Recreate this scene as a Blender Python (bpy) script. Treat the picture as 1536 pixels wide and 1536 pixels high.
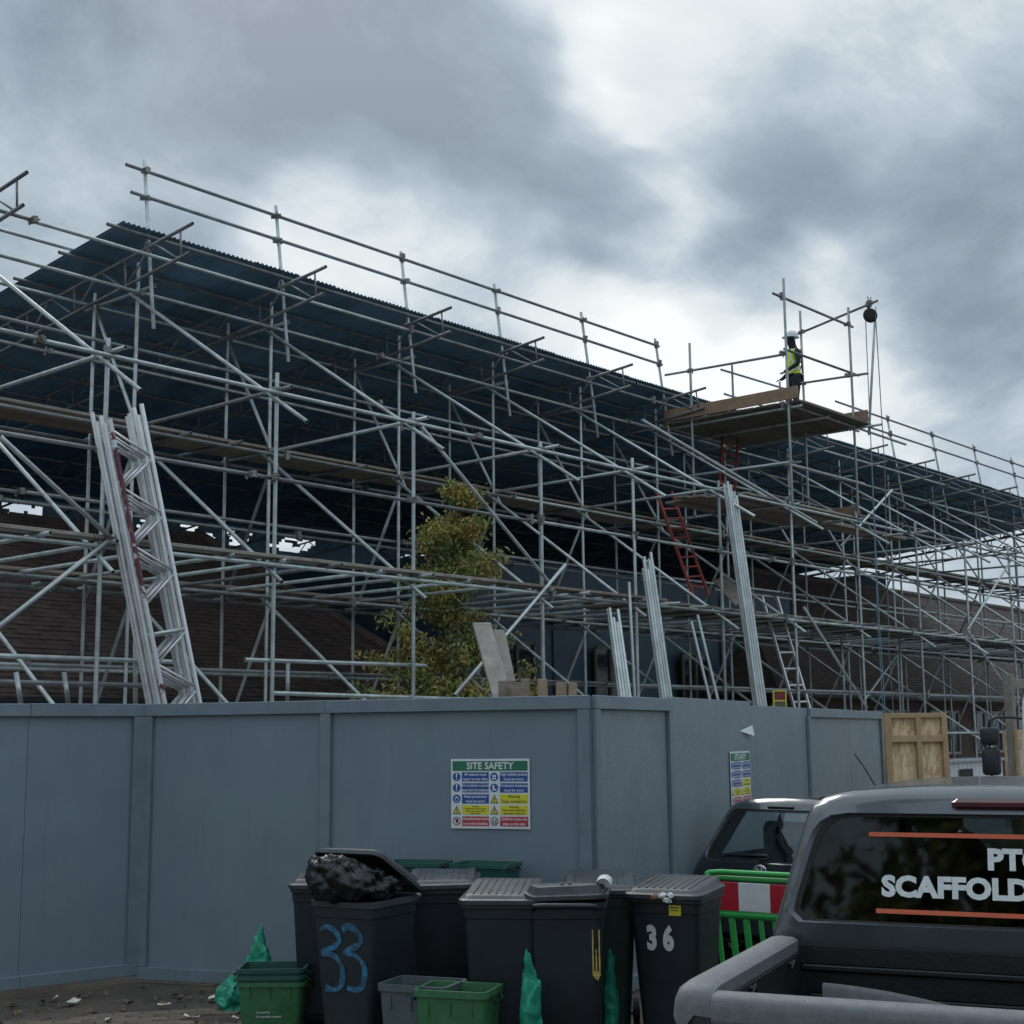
import bpy, bmesh, math, random
import numpy as np
from mathutils import Vector, Matrix, Euler, noise as mnoise

random.seed(7)
for o in list(bpy.data.objects): bpy.data.objects.remove(o, do_unlink=True)
scn = bpy.context.scene
col = scn.collection
rad = math.radians

# ------------------------------------------------------------------ camera
# X runs along the scaffold, Y runs into the site, Z is up; the camera stands at (0, 0, 2)
EYE = Vector((0, 0, 2.0))
FPX = 2121.0
RM = Matrix(((0.65726341, 0.11071549, 0.74548433), (-0.75358496, 0.11058928, 0.64798126), (-0.01070101, -0.98768016, 0.15611982)))
right, up, fwd = RM @ Vector((1, 0, 0)), RM @ Vector((0, -1, 0)), RM @ Vector((0, 0, 1))
cam = bpy.data.objects.new('camera', bpy.data.cameras.new('camera'))
cam.matrix_world = Matrix((( right.x, up.x, -fwd.x, EYE.x), (right.y, up.y, -fwd.y, EYE.y), (right.z, up.z, -fwd.z, EYE.z), (0, 0, 0, 1)))
cam.data.sensor_width = 36; cam.data.lens = FPX / 1536 * 36
cam.data.clip_start = 0.1; cam.data.clip_end = 2000
col.objects.link(cam); scn.camera = cam

def ray(px, py): return RM @ Vector(((px - 768) / FPX, (py - 768) / FPX, 1))
def on_y(px, py, Y): r = ray(px, py); return EYE + r * (Y / r.y)
def on_x(px, py, X): r = ray(px, py); return EYE + r * (X / r.x)
def on_z(px, py, Z=0.0): r = ray(px, py); return EYE + r * ((Z - EYE.z) / r.z)

# ------------------------------------------------------------------ world, sun, exposure
scn.view_settings.view_transform = 'Standard'; scn.view_settings.look = 'None'
scn.view_settings.exposure = 0.4; scn.view_settings.gamma = 1; scn.view_settings.use_curve_mapping = False
SUN_EL, SUN_AZ = 42, 62      # behind the clouds, beyond the site
world = bpy.data.worlds.new('World'); scn.world = world; world.use_nodes = True
NT = world.node_tree; NT.nodes.clear()

class G:
    """tiny node-graph helper"""
    def __init__(s, nt): s.nt = nt
    def n(s, t, **k):
        x = s.nt.nodes.new(t)
        for a, b in k.items(): setattr(x, a, b)
        return x
    def l(s, a, b): s.nt.links.new(a, b)
    def val(s, sock, v):
        if hasattr(v, 'is_output'): s.l(v, sock)
        else: sock.default_value = v
    def math(s, op, a, b=0.0, c=0.0, clamp=False):
        x = s.n('ShaderNodeMath', operation=op, use_clamp=clamp)
        s.val(x.inputs[0], a); s.val(x.inputs[1], b); s.val(x.inputs[2], c)
        return x.outputs[0]
    def vmath(s, op, a, b=(0, 0, 0)):
        x = s.n('ShaderNodeVectorMath', operation=op)
        s.val(x.inputs[0], a); s.val(x.inputs[1], b)
        return x.outputs['Value'] if op in ('DOT_PRODUCT', 'LENGTH') else x.outputs[0]
    def noise(s, vec, scale, detail=4, rough=.55, dist=0.0):
        x = s.n('ShaderNodeTexNoise'); s.l(vec, x.inputs['Vector'])
        x.inputs['Scale'].default_value = scale; x.inputs['Detail'].default_value = detail
        x.inputs['Roughness'].default_value = rough; x.inputs['Distortion'].default_value = dist
        return x.outputs[0]
    def ramp(s, fac, stops, interp='LINEAR'):
        x = s.n('ShaderNodeValToRGB'); cr = x.color_ramp; cr.interpolation = interp
        while len(cr.elements) < len(stops): cr.elements.new(0.5)
        for e, (p, c) in zip(cr.elements, stops): e.position = p; e.color = (*c, 1) if len(c) == 3 else c
        s.val(x.inputs[0], fac)
        return x.outputs[0]
    def mix(s, fac, a, b, blend='MIX'):
        x = s.n('ShaderNodeMix', data_type='RGBA', blend_type=blend)
        s.val(x.inputs[0], fac)
        s.val(x.inputs[6], (*a, 1) if isinstance(a, tuple) and len(a) == 3 else a)
        s.val(x.inputs[7], (*b, 1) if isinstance(b, tuple) and len(b) == 3 else b)
        return x.outputs[2]

g = G(NT)
tc = g.n('ShaderNodeTexCoord').outputs['Generated']
sep = g.n('ShaderNodeSeparateXYZ'); g.l(tc, sep.inputs[0])
zz = g.math('MAXIMUM', sep.outputs[2], 0.0)
den = g.math('ADD', zz, 0.32)
comb = g.n('ShaderNodeCombineXYZ')
g.l(g.math('DIVIDE', sep.outputs[0], den), comb.inputs[0]); g.l(g.math('DIVIDE', sep.outputs[1], den), comb.inputs[1])
comb.inputs[2].default_value = 3.7
uv = comb.outputs[0]
wn = g.n('ShaderNodeTexNoise'); g.l(uv, wn.inputs['Vector']); wn.inputs['Scale'].default_value = 1.9; wn.inputs['Detail'].default_value = 1
warp = g.vmath('MULTIPLY', g.vmath('SUBTRACT', wn.outputs['Color'], (.5, .5, .5)), (.30, .30, .0))
fbm = g.noise(g.vmath('ADD', uv, warp), 3.8, 6, .63)
big = wn.outputs[0]
fb2 = g.n('ShaderNodeTexNoise'); g.l(uv, fb2.inputs['Vector']); fb2.inputs['Scale'].default_value = 6.0; fb2.inputs['Detail'].default_value = 2
dirw = g.vmath('NORMALIZE', g.vmath('ADD', tc, g.vmath('MULTIPLY', g.vmath('SUBTRACT', fb2.outputs['Color'], (.5, .5, .5)), (.11, .11, .11))))
def blob(px, py, sx, w):
    d = ray(px, py).normalized(); k = (FPX / sx) ** 2
    e = g.math('MULTIPLY_ADD', g.vmath('DOT_PRODUCT', dirw, tuple(d)), k, -k)
    return g.math('EXPONENT', g.math('MINIMUM', e, .35)), w
fs_ = g.math('SUBTRACT', fbm, .5)
acc = g.math('MULTIPLY_ADD', fs_, 1.2, .45)
acc = g.math('MULTIPLY_ADD', g.math('SUBTRACT', big, .5), .35, acc)
for b in [(300, 90, 280, -.34), (600, 170, 220, -.34), (760, 250, 130, -.36), (920, 310, 75, -.36),
          (1060, 60, 130, .42), (880, 50, 60, .45), (870, 140, 40, .34), (945, 215, 45, .46), (1050, 310, 50, .44),
          (1420, 280, 150, -.36), (1180, 190, 90, -.18), (1100, 410, 95, -.40), (1255, 370, 40, .46),
          (440, 335, 100, .62), (640, 375, 110, .58), (830, 430, 90, .40), (960, 490, 80, .40), (1090, 530, 110, .52), (1270, 560, 110, .48), (1430, 510, 110, -.18), (100, 290, 130, .14), (1420, 110, 110, .22)]:
    e_, w_ = blob(*b); acc = g.math('MULTIPLY_ADD', e_, w_, acc)
cloud = g.ramp(acc, [(0.0, (.20, .245, .30)), (.25, (.275, .335, .395)), (.48, (.40, .465, .52)), (.66, (.56, .61, .635)), (.86, (.645, .68, .685)), (1.0, (.735, .76, .755))])
sky = g.n('ShaderNodeTexSky', sky_type='NISHITA'); sky.sun_disc = False
sky.sun_elevation = rad(SUN_EL); sky.sun_rotation = rad(90 - SUN_AZ)
sky.dust_density = 2.0
# thin blue gaps
gap = g.math('MULTIPLY', g.ramp(big, [(.52, (0, 0, 0)), (.75, (1, 1, 1))]), .05)
cl10 = g.mix(1.0, cloud, (10, 10, 10), 'MULTIPLY')
skc = g.mix(gap, cl10, sky.outputs[0])
# an overcast sky brightens towards the zenith
zen = g.math('ADD', 1.0, g.math('MULTIPLY', g.math('MAXIMUM', g.math('SUBTRACT', sep.outputs[2], .5), 0.0), 2.2))
zc = g.n('ShaderNodeCombineXYZ'); [g.l(zen, i) for i in zc.inputs]
skc = g.mix(1.0, skc, zc.outputs[0], 'MULTIPLY')
bg = g.n('ShaderNodeBackground'); bg.inputs[1].default_value = 0.1; g.l(skc, bg.inputs[0])
world.cycles.sampling_method = 'MANUAL'; world.cycles.sample_map_resolution = 256
wo = g.n('ShaderNodeOutputWorld'); g.l(bg.outputs[0], wo.inputs[0])

sun = bpy.data.objects.new('sun', bpy.data.lights.new('sun', 'SUN'))
sun.data.energy = 0.9; sun.data.angle = rad(25); sun.data.color = (1, .96, .9)
sd = Vector((math.cos(rad(SUN_AZ)) * math.cos(rad(SUN_EL)), math.sin(rad(SUN_AZ)) * math.cos(rad(SUN_EL)), math.sin(rad(SUN_EL))))
sun.rotation_euler = (-sd).to_track_quat('-Z', 'Y').to_euler(); sun.location = (0, 0, 30)
col.objects.link(sun)

scn.cycles.max_bounces = 6; scn.cycles.diffuse_bounces = 3; scn.cycles.glossy_bounces = 3; scn.cycles.transparent_max_bounces = 8
# ------------------------------------------------------------------ materials
def mat(name, base, rough=.6, metal=0.0, var=.15, scale=6.0, bump=0.0, bscale=40.0, space='Object', rnd=0.0, spec=.5, extra=None, coat=0.0):
    m = bpy.data.materials.new(name); m.use_nodes = True
    nt = m.node_tree; h = G(nt); p = nt.nodes['Principled BSDF']
    t = h.n('ShaderNodeTexCoord').outputs['Object'] if space == 'Object' else h.n('ShaderNodeNewGeometry').outputs['Position']
    nv = h.noise(t, scale, 3, .6)
    lo = tuple(c * (1 - var) for c in base); hi = tuple(min(1, c * (1 + var)) for c in base)
    c = h.ramp(nv, [(.3, lo), (.7, hi)])
    if rnd:
        oi = h.n('ShaderNodeObjectInfo').outputs['Random']
        f = h.math('ADD', 1 - rnd, h.math('MULTIPLY', oi, 2 * rnd))
        cc = h.n('ShaderNodeCombineXYZ'); [h.l(f, i) for i in cc.inputs]
        c = h.mix(1.0, c, cc.outputs[0], 'MULTIPLY')
    if extra: c = extra(h, t, c)
    h.l(c, p.inputs['Base Color'])
    h.val(p.inputs['Roughness'], h.math('ADD', rough - .08, h.math('MULTIPLY', h.noise(t, scale * 2.7, 1), .16)))
    p.inputs['Metallic'].default_value = metal; p.inputs['Specular IOR Level'].default_value = spec
    p.inputs['Coat Weight'].default_value = coat; p.inputs['Coat Roughness'].default_value = .06
    if bump:
        b = h.n('ShaderNodeBump'); b.inputs['Strength'].default_value = bump; b.inputs['Distance'].default_value = .01
        h.l(h.noise(t, bscale, 3, .6), b.inputs['Height']); h.l(b.outputs[0], p.inputs['Normal'])
    m.diffuse_color = (*base, 1)
    return m

def rust_extra(amount, colr=(.16, .07, .045), sc=3.0):
    def f(h, t, c):
        n1 = h.noise(t, sc, 6, .7, .3)
        return h.mix(h.math('MULTIPLY', h.ramp(n1, [(.58, (0, 0, 0)), (.68, (1, 1, 1))]), amount), c, colr)
    return f
M = {}
M['tube'] = mat('galvanised_tube', (.40, .45, .45), .48, .55, .25, 5, .15, 60, 'World', .22, extra=rust_extra(.55, (.20, .13, .10), 2.2))
M['tube_new'] = mat('bright_tube', (.46, .51, .51), .42, .6, .15, 5, .1, 60, 'World', .1)
M['tube_dark'] = mat('weathered_and_shaded_tube', (.20, .215, .225), .55, .4, .3, 5, .15, 60, 'World', .2, extra=rust_extra(.4, (.11, .085, .075)))
M['alu'] = mat('aluminium', (.66, .68, .69), .38, .6, .12, 8, .1, 60, 'World', .1)
M['red_paint'] = mat('red_oxide_paint', (.12, .03, .045), .55, .1, .35, 14, .2, 60, 'World', extra=lambda h, t, c: h.mix(h.ramp(h.noise(t, 1.6, 4, .7), [(.47, (0, 0, 0)), (.50, (1, 1, 1))]), c, (.58, .60, .61)))
M['hole'] = mat('tube_bore', (.02, .022, .025), .9)
M['coupler'] = mat('coupler_steel', (.22, .22, .215), .55, .5, .3, 30, .2, 90, 'World', .25, extra=rust_extra(.5))
M['sheet'] = mat('shade_lifted_corrugated_steel', (.17, .31, .45), .7, .0, .25, 1.5, .1, 30, 'World', .18, extra=rust_extra(.25, (.05, .04, .04), 1.5))  # blue base raised to paint in the hazy, lifted shade under the roof
M['back_sheet'] = mat('shade_lifted_roof_sheeting', (.28, .46, .62), .65, 0, .2, 1.2, .3, 6, 'World')  # lighter than the other sheeting, painting back light missing at the back edge
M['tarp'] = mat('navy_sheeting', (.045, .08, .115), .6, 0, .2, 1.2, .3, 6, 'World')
def wood_extra(h, t, c):
    mp = h.n('ShaderNodeMapping'); h.l(t, mp.inputs[0]); mp.inputs['Scale'].default_value = (1.5, 30, 30)
    return h.mix(h.math('MULTIPLY', h.noise(mp.outputs[0], 3, 5, .6), .7), c, (.10, .075, .06))
M['board'] = mat('scaffold_board', (.27, .23, .19), .8, 0, .25, 5, .3, 30, 'Object', .25, extra=wood_extra)
M['board_grey'] = mat('weathered_board', (.36, .335, .30), .8, 0, .25, 5, .3, 30, 'Object', .2, extra=wood_extra)
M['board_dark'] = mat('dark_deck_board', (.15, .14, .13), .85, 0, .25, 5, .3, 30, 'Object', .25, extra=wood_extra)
M['toe'] = mat('toe_board', (.34, .22, .145), .8, 0, .2, 5, .3, 30, 'Object', .1, extra=wood_extra)
M['plank'] = mat('new_timber', (.50, .37, .25), .75, 0, .2, 5, .2, 30, 'Object', .2, extra=wood_extra)
M['timber'] = mat('sawn_timber', (.60, .41, .23), .75, 0, .2, 5, .3, 30, 'Object', .1, extra=wood_extra)
def osb_extra(h, t, c):
    v = h.n('ShaderNodeTexVoronoi'); mp = h.n('ShaderNodeMapping'); h.l(t, mp.inputs[0]); mp.inputs['Scale'].default_value = (38, 38, 11)
    h.l(mp.outputs[0], v.inputs['Vector']); v.inputs['Scale'].default_value = 1
    s = h.n('ShaderNodeSeparateColor'); h.l(v.outputs['Color'], s.inputs[0])
    return h.mix(.8, c, h.ramp(s.outputs[0], [(0, (.48, .31, .16)), (.5, (.74, .55, .33)), (1, (.86, .70, .48))]))
M['osb'] = mat('osb_board', (.72, .54, .33), .75, 0, .2, 6, .4, 60, extra=osb_extra)
def paint_extra(h, t, c):
    sp = h.ramp(h.noise(t, 55, 4, .75), [(.66, (0, 0, 0)), (.74, (1, 1, 1))])
    big_ = h.ramp(h.noise(t, 1.1, 4, .6), [(.35, (0, 0, 0)), (.65, (1, 1, 1))])
    c = h.mix(h.math('MULTIPLY', big_, .34), c, (.17, .23, .25))
    mp = h.n('ShaderNodeMapping'); h.l(t, mp.inputs[0]); mp.inputs['Scale'].default_value = (14, 14, .8)
    st = h.ramp(h.noise(mp.outputs[0], 1.5, 4, .6), [(.55, (0, 0, 0)), (.8, (1, 1, 1))])
    c = h.mix(h.math('MULTIPLY', st, .26), c, (.09, .115, .13))
    return h.mix(h.math('MULTIPLY', sp, .18), c, (.36, .42, .45))
M['hoard'] = mat('grey_hoarding_paint', (.165, .215, .262), .52, 0, .07, 2.2, .12, 70, 'World', .03, extra=paint_extra)
def paint_osb(h, t, c):
    c = paint_extra(h, t, c)
    sp = h.ramp(h.noise(t, 20, 6, .8, .6), [(.55, (0, 0, 0)), (.66, (1, 1, 1))])
    return h.mix(h.math('MULTIPLY', sp, .42), c, (.34, .40, .44))
M['hoard_osb'] = mat('grey_painted_osb', (.17, .215, .255), .5, 0, .10, 2.2, .35, 45, 'World', .03, extra=paint_osb)
M['hoard_trim'] = mat('grey_painted_timber', (.15, .195, .235), .55, 0, .12, 5, .2, 40, 'World', .06, extra=paint_extra)
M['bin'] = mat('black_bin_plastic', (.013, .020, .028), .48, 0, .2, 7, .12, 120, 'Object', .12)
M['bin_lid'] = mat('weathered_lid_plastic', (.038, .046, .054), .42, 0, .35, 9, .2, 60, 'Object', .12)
M['bin_green'] = mat('dark_green_bin_plastic', (.016, .042, .036), .48, 0, .2, 7, .12, 120)
M['box_teal'] = mat('dark_green_box_plastic', (.016, .088, .072), .45, 0, .2, 9, .1, 80, 'Object', .1)
M['box_green'] = mat('green_box_plastic', (.040, .15, .062), .45, 0, .2, 9, .1, 80, 'Object', .1)
M['box_grey'] = mat('grey_box_plastic', (.080, .108, .120), .5, 0, .2, 9, .1, 80)
M['bag_black'] = mat('black_bag_film', (.006, .007, .009), .26, 0, .2, 9, .5, 30, spec=.5)
M['bag_green'] = mat('green_bag_film', (.02, .30, .19), .32, 0, .25, 9, .6, 24)
M['white'] = mat('white_print', (.70, .73, .73), .5, 0, .06, 9)
M['sign_white'] = mat('sign_white', (.66, .71, .73), .4, 0, .05, 5)
M['sign_green'] = mat('sign_green', (.015, .16, .085), .4, 0, .05)
M['sign_blue'] = mat('sign_blue', (.02, .075, .30), .4, 0, .05)
M['sign_yellow'] = mat('sign_yellow', (.66, .60, .03), .4, 0, .05)
M['sign_red'] = mat('sign_red', (.45, .03, .06), .4, 0, .05)
M['black'] = mat('black_print', (.012, .013, .014), .5, 0, .1)
M['num_white'] = mat('sticker_white', (.62, .66, .67), .45, 0, .12, 30)
M['blue_spray'] = mat('blue_spray_paint', (.03, .17, .32), .7, 0, .5, 22, 0, 40, extra=lambda h, t, c: h.mix(h.ramp(h.noise(t, 14, 4, .65), [(.42, (.15, .15, .15)), (.66, (.85, .85, .85))]), c, (.016, .030, .045)))
M['yellow_spray'] = mat('yellow_spray_paint', (.50, .40, .10), .7, 0, .4, 22)
M['litter'] = mat('litter_paper', (.60, .58, .52), .7, 0, .3, 30)
M['leaf_litter'] = mat('dead_leaf', (.13, .085, .045), .8, 0, .6, 30, 0, 40, 'World')
M['barrier_green'] = mat('green_barrier_plastic', (.035, .36, .075), .4, 0, .12, 9, .05, 60)
M['barrier_red'] = mat('red_reflective', (.42, .02, .035), .35, 0, .08, 9)
M['barrier_white'] = mat('white_reflective', (.62, .65, .66), .35, 0, .08, 9)
M['truck_paint'] = mat('dark_grey_car_paint', (.068, .078, .090), .28, .35, .08, 3, 0, 40, coat=.6)
M['bed_liner'] = mat('black_bed_liner', (.008, .010, .012), .5, 0, .3, 20, .2, 60)
M['cap_plastic'] = mat('grey_textured_plastic', (.14, .15, .16), .55, 0, .15, 20, .35, 220)
M['car_paint'] = mat('dark_car_paint', (.026, .036, .044), .22, .2, .08, 3, 0, 40, coat=.8)
M['rubber'] = mat('black_rubber', (.012, .012, .013), .75, 0, .2, 20)
M['black_plastic'] = mat('black_plastic', (.018, .022, .026), .5, 0, .15, 20)
M['seat'] = mat('grey_seat_cloth', (.06, .07, .08), .9, 0, .2, 20)
M['chrome'] = mat('chrome', (.75, .76, .77), .15, .9, .05)
M['orange'] = mat('orange_vinyl', (.55, .11, .05), .45, 0, .06)
M['tail_red'] = mat('red_lamp_plastic', (.07, .008, .012), .2, 0, .1, 9, coat=.5)
M['plate'] = mat('yellow_plate', (.55, .40, .04), .4, 0, .06)
M['white_van'] = mat('white_lorry_paint', (.72, .75, .77), .25, 0, .04, 3, coat=.4)
M['white_clad'] = mat('white_ribbed_sheet', (.55, .58, .60), .45, .1, .1, 3)
M['red_ladder'] = mat('red_ladder_paint', (.32, .065, .05), .55, 0, .2, 9)
M['rope'] = mat('blue_rope', (.17, .30, .38), .8, 0, .2, 30)
M['rope_grey'] = mat('grey_rope', (.16, .17, .18), .8, 0, .2, 30)
M['hivis'] = mat('hi_vis_yellow', (.50, .66, .04), .6, 0, .12, 9)
M['reflect'] = mat('silver_tape', (.6, .62, .6), .4, .2, .05)
M['cloth_dark'] = mat('dark_workwear', (.016, .020, .028), .9, 0, .3, 20)
M['skin'] = mat('skin', (.36, .20, .14), .55, 0, .1, 30)
M['helmet'] = mat('white_helmet', (.70, .72, .72), .3, 0, .04, 9, coat=.3)
M['bark'] = mat('bark', (.11, .085, .06), .85, 0, .3, 20, .5, 40)
def leaf_extra(h, t, c):
    n1 = h.noise(t, 2.2, 4, .7)
    return h.mix(.85, c, h.ramp(n1, [(.30, (.09, .15, .05)), (.45, (.21, .25, .075)), (.56, (.38, .32, .09)), (.70, (.46, .28, .075))]))
M['leaf'] = mat('autumn_leaf', (.15, .16, .05), .6, 0, .35, 60, 0, 40, 'World', extra=leaf_extra)
def tile_extra(h, t, c):
    v = h.n('ShaderNodeTexVoronoi'); mp = h.n('ShaderNodeMapping'); h.l(t, mp.inputs[0]); mp.inputs['Scale'].default_value = (6, 5, 9)
    h.l(mp.outputs[0], v.inputs['Vector']); v.inputs['Scale'].default_value = 1
    s = h.n('ShaderNodeSeparateColor'); h.l(v.outputs['Color'], s.inputs[0])
    return h.mix(.6, c, h.ramp(s.outputs[0], [(0, (.050, .037, .036)), (.6, (.085, .060, .055)), (1, (.12, .088, .078))]))
M['tile'] = mat('clay_roof_tile', (.085, .062, .057), .8, 0, .25, 1.2, .2, 60, 'World', extra=tile_extra)
M['brick'] = mat('red_brown_brick', (.095, .065, .055), .85, 0, .3, 6, .4, 50, 'World')
M['pane'] = mat('dark_window_glass', (.015, .02, .025), .08, 0, .1)
M['frame'] = mat('grey_window_frame', (.30, .32, .34), .6)
M['glass_blue'] = mat('lorry_glass', (.03, .05, .06), .06, 0, .1, coat=.5)
M['box_red'] = mat('maroon_board', (.19, .03, .035), .6, 0, .15, 10)
M['ply'] = mat('plywood_dark', (.13, .12, .10), .7, 0, .15, 10)

def glass(name, tint, alpha_mix, rough=.03):
    m = bpy.data.materials.new(name); m.use_nodes = True; h = G(m.node_tree); nt = m.node_tree
    out = nt.nodes['Material Output']; nt.nodes.remove(nt.nodes['Principled BSDF'])
    tr = h.n('ShaderNodeBsdfTransparent'); tr.inputs[0].default_value = (*tint, 1)
    gl = h.n('ShaderNodeBsdfGlossy'); gl.inputs['Roughness'].default_value = rough; gl.inputs[0].default_value = (.85, .92, .95, 1)
    fr = h.n('ShaderNodeFresnel'); fr.inputs[0].default_value = 1.5
    f = h.math('ADD', fr.outputs[0], alpha_mix, clamp=True)
    n_ = h.noise(h.n('ShaderNodeTexCoord').outputs['Object'], 2.0, 3)
    f = h.math('MULTIPLY', f, h.math('ADD', .7, h.math('MULTIPLY', n_, .6)), clamp=True)
    mx = h.n('ShaderNodeMixShader'); h.l(f, mx.inputs[0]); h.l(tr.outputs[0], mx.inputs[1]); h.l(gl.outputs[0], mx.inputs[2])
    h.l(mx.outputs[0], out.inputs[0])
    return m
M['glass'] = glass('car_glass', (.80, .87, .88), .05)
M['glass_tint'] = glass('tinted_glass', (.10, .12, .13), .0)

# ------------------------------------------------------------------ mesh helpers
def mesh(name, v, f, mats, smooth=False, fm=None, autosmooth=None):
    me = bpy.data.meshes.new(name); me.from_pydata([tuple(p) for p in v], [], f)
    for m in (mats if isinstance(mats, (list, tuple)) else [mats]): me.materials.append(M[m])
    if fm is not None: me.polygons.foreach_set('material_index', fm)
    if smooth: me.polygons.foreach_set('use_smooth', [True] * len(me.polygons))
    me.update()
    if autosmooth is not None:
        try: me.set_sharp_from_angle(angle=rad(autosmooth))
        except Exception: pass
    return me
def link(name, me, parent=None, loc=(0, 0, 0), rot=(0, 0, 0), scale=(1, 1, 1)):
    o = bpy.data.objects.new(name, me); col.objects.link(o)
    o.location = loc; o.rotation_euler = rot; o.scale = scale
    if parent is not None: o.parent = parent
    return o
def thing(name, label, cat, loc=(0, 0, 0), rotz=0.0, group=None):
    o = bpy.data.objects.new(name, None); col.objects.link(o); o.empty_display_size = .2
    o.location = loc; o.rotation_euler = (0, 0, rotz); tag(o, label, cat, group); return o
def tag(o, label, cat, group=None, kind=None):
    if label: o['label'] = label
    if cat: o['category'] = cat
    if group: o['group'] = group
    if kind: o['kind'] = kind
    return o

class MB:
    """collects primitives into one mesh"""
    def __init__(s): s.v = []; s.f = []; s.m = []
    def add(s, v, f, mi=0):
        n = len(s.v); s.v += [Vector(p) for p in v]; s.f += [tuple(i + n for i in q) for q in f]; s.m += [mi] * len(f); return s
    def box(s, c, d, rot=None, mi=0):
        c = Vector(c); x, y, z = (k / 2 for k in d)
        pts = [Vector((a, b, e)) for e in (-z, z) for b in (-y, y) for a in (-x, x)]
        if rot is not None: pts = [rot @ p for p in pts]
        return s.add([p + c for p in pts], [(0, 2, 3, 1), (4, 5, 7, 6), (0, 1, 5, 4), (2, 6, 7, 3), (0, 4, 6, 2), (1, 3, 7, 5)], mi)
    def bbox(s, c, d, b=.006, rot=None, mi=0):
        """bevelled box as a stack of chamfered rings"""
        x, y, z = (k / 2 for k in d); b = min(b, x * .9, y * .9, z * .9); c = Vector(c)
        def rg(hx, hy, zz_): return [(-hx, -hy + b, zz_), (-hx + b, -hy, zz_), (hx - b, -hy, zz_), (hx, -hy + b, zz_), (hx, hy - b, zz_), (hx - b, hy, zz_), (-hx + b, hy, zz_), (-hx, hy - b, zz_)]
        rings = [rg(x - b, y - b, -z), rg(x, y, -z + b), rg(x, y, z - b), rg(x - b, y - b, z)]
        if rot is not None: rings = [[rot @ Vector(p) for p in r] for r in rings]
        return s.loft([[Vector(p) + c for p in r] for r in rings], True, True, mi)
    def tube(s, p, q, r, n=8, r2=None, cap=True, mi=0):
        p, q = Vector(p), Vector(q); d = q - p
        if d.length < 1e-6: return s
        z = d.normalized(); x = z.orthogonal().normalized(); y = z.cross(x); r2 = r if r2 is None else r2
        a = [p + (x * math.cos(2 * math.pi * i / n) + y * math.sin(2 * math.pi * i / n)) * r for i in range(n)]
        b = [q + (x * math.cos(2 * math.pi * i / n) + y * math.sin(2 * math.pi * i / n)) * r2 for i in range(n)]
        return s.loft([a, b], cap, cap, mi)
    def path(s, pts, r, n=6, mi=0):
        pts = [Vector(p) for p in pts]; rings = []; x = None
        for i, p in enumerate(pts):
            d = (pts[min(i + 1, len(pts) - 1)] - pts[max(i - 1, 0)]).normalized()
            x = d.orthogonal().normalized() if x is None else (x - d * x.dot(d)).normalized()
            y = d.cross(x); rr = r[i] if isinstance(r, (list, tuple)) else r
            rings.append([p + (x * math.cos(2 * math.pi * k / n) + y * math.sin(2 * math.pi * k / n)) * rr for k in range(n)])
        return s.loft(rings, True, True, mi)
    def loft(s, rings, cap0=False, cap1=False, mi=0, closed=True, skip=None):
        n = len(rings[0]); v = [p for r in rings for p in r]; f = []
        for i in range(len(rings) - 1):
            for j in range(n if closed else n - 1):
                if skip and skip(i, j): continue
                k = (j + 1) % n; f.append((i * n + j, i * n + k, (i + 1) * n + k, (i + 1) * n + j))
        if cap0: f.append(tuple(reversed(range(n))))
        if cap1: f.append(tuple((len(rings) - 1) * n + j for j in range(n)))
        return s.add(v, f, mi)
    def disc(s, c, r, normal, n=20, mi=0, rx=None):
        c = Vector(c); z = Vector(normal).normalized(); x = Vector((0, 0, 1)).cross(z)
        x = x.normalized() if x.length > 1e-4 else Vector((1, 0, 0)); y = z.cross(x)
        return s.add([c + x * math.cos(2 * math.pi * i / n) * r + y * math.sin(2 * math.pi * i / n) * (rx or r) for i in range(n)], [tuple(range(n))], mi)
    def build(s, name, mats, parent=None, loc=(0, 0, 0), rot=(0, 0, 0), smooth=False, auto=None):
        return link(name, mesh(name, s.v, s.f, mats, smooth or auto is not None, s.m, auto), parent, loc, rot)

def rrect(w, d, r, z, nc=4, ns=1, cx=0, cy=0, bulge=0.0):
    """rounded rectangle ring (anticlockwise from the rear right), w along x, d along y"""
    hx, hy = w / 2, d / 2; pts = []
    for (sx, sy, a0) in ((1, -1, -90), (1, 1, 0), (-1, 1, 90), (-1, -1, 180)):
        ccx, ccy = sx * (hx - r), sy * (hy - r)
        for i in range(nc + 1):
            a = rad(a0 + 90 * i / nc); pts.append(Vector((cx + ccx + r * math.cos(a), cy + ccy + r * math.sin(a), z)))
    return pts

# unit tube meshes: z from 0 to 1, radius .0242, shared by all scaffold tubes
def unit_tube(name, m, r=.0242, n=12):
    v, f, fm = [], [], []
    for z in (0, 1):
        for rr in (r, r * .84):
            for i in range(n): a = 2 * math.pi * i / n; v.append((rr * math.cos(a), rr * math.sin(a), z))
    o0, i0, o1, i1 = 0, n, 2 * n, 3 * n
    for i in range(n):
        k = (i + 1) % n
        f += [(o0 + i, o0 + k, o1 + k, o1 + i), (o0 + k, o0 + i, i0 + i, i0 + k), (o1 + i, o1 + k, i1 + k, i1 + i)]; fm += [0, 0, 0]
    f += [tuple(reversed(range(i0, i0 + n))), tuple(range(i1, i1 + n))]; fm += [1, 1]
    me = mesh(name, v, f, [m, 'hole'], False, fm)
    me.polygons.foreach_set('use_smooth', [len(p.vertices) == 4 and i % 3 == 0 for i, p in enumerate(me.polygons)])
    return me
UT = {k: unit_tube('tube_' + k, k) for k in ('tube', 'tube_new', 'tube_dark', 'alu', 'red_paint')}
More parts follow.
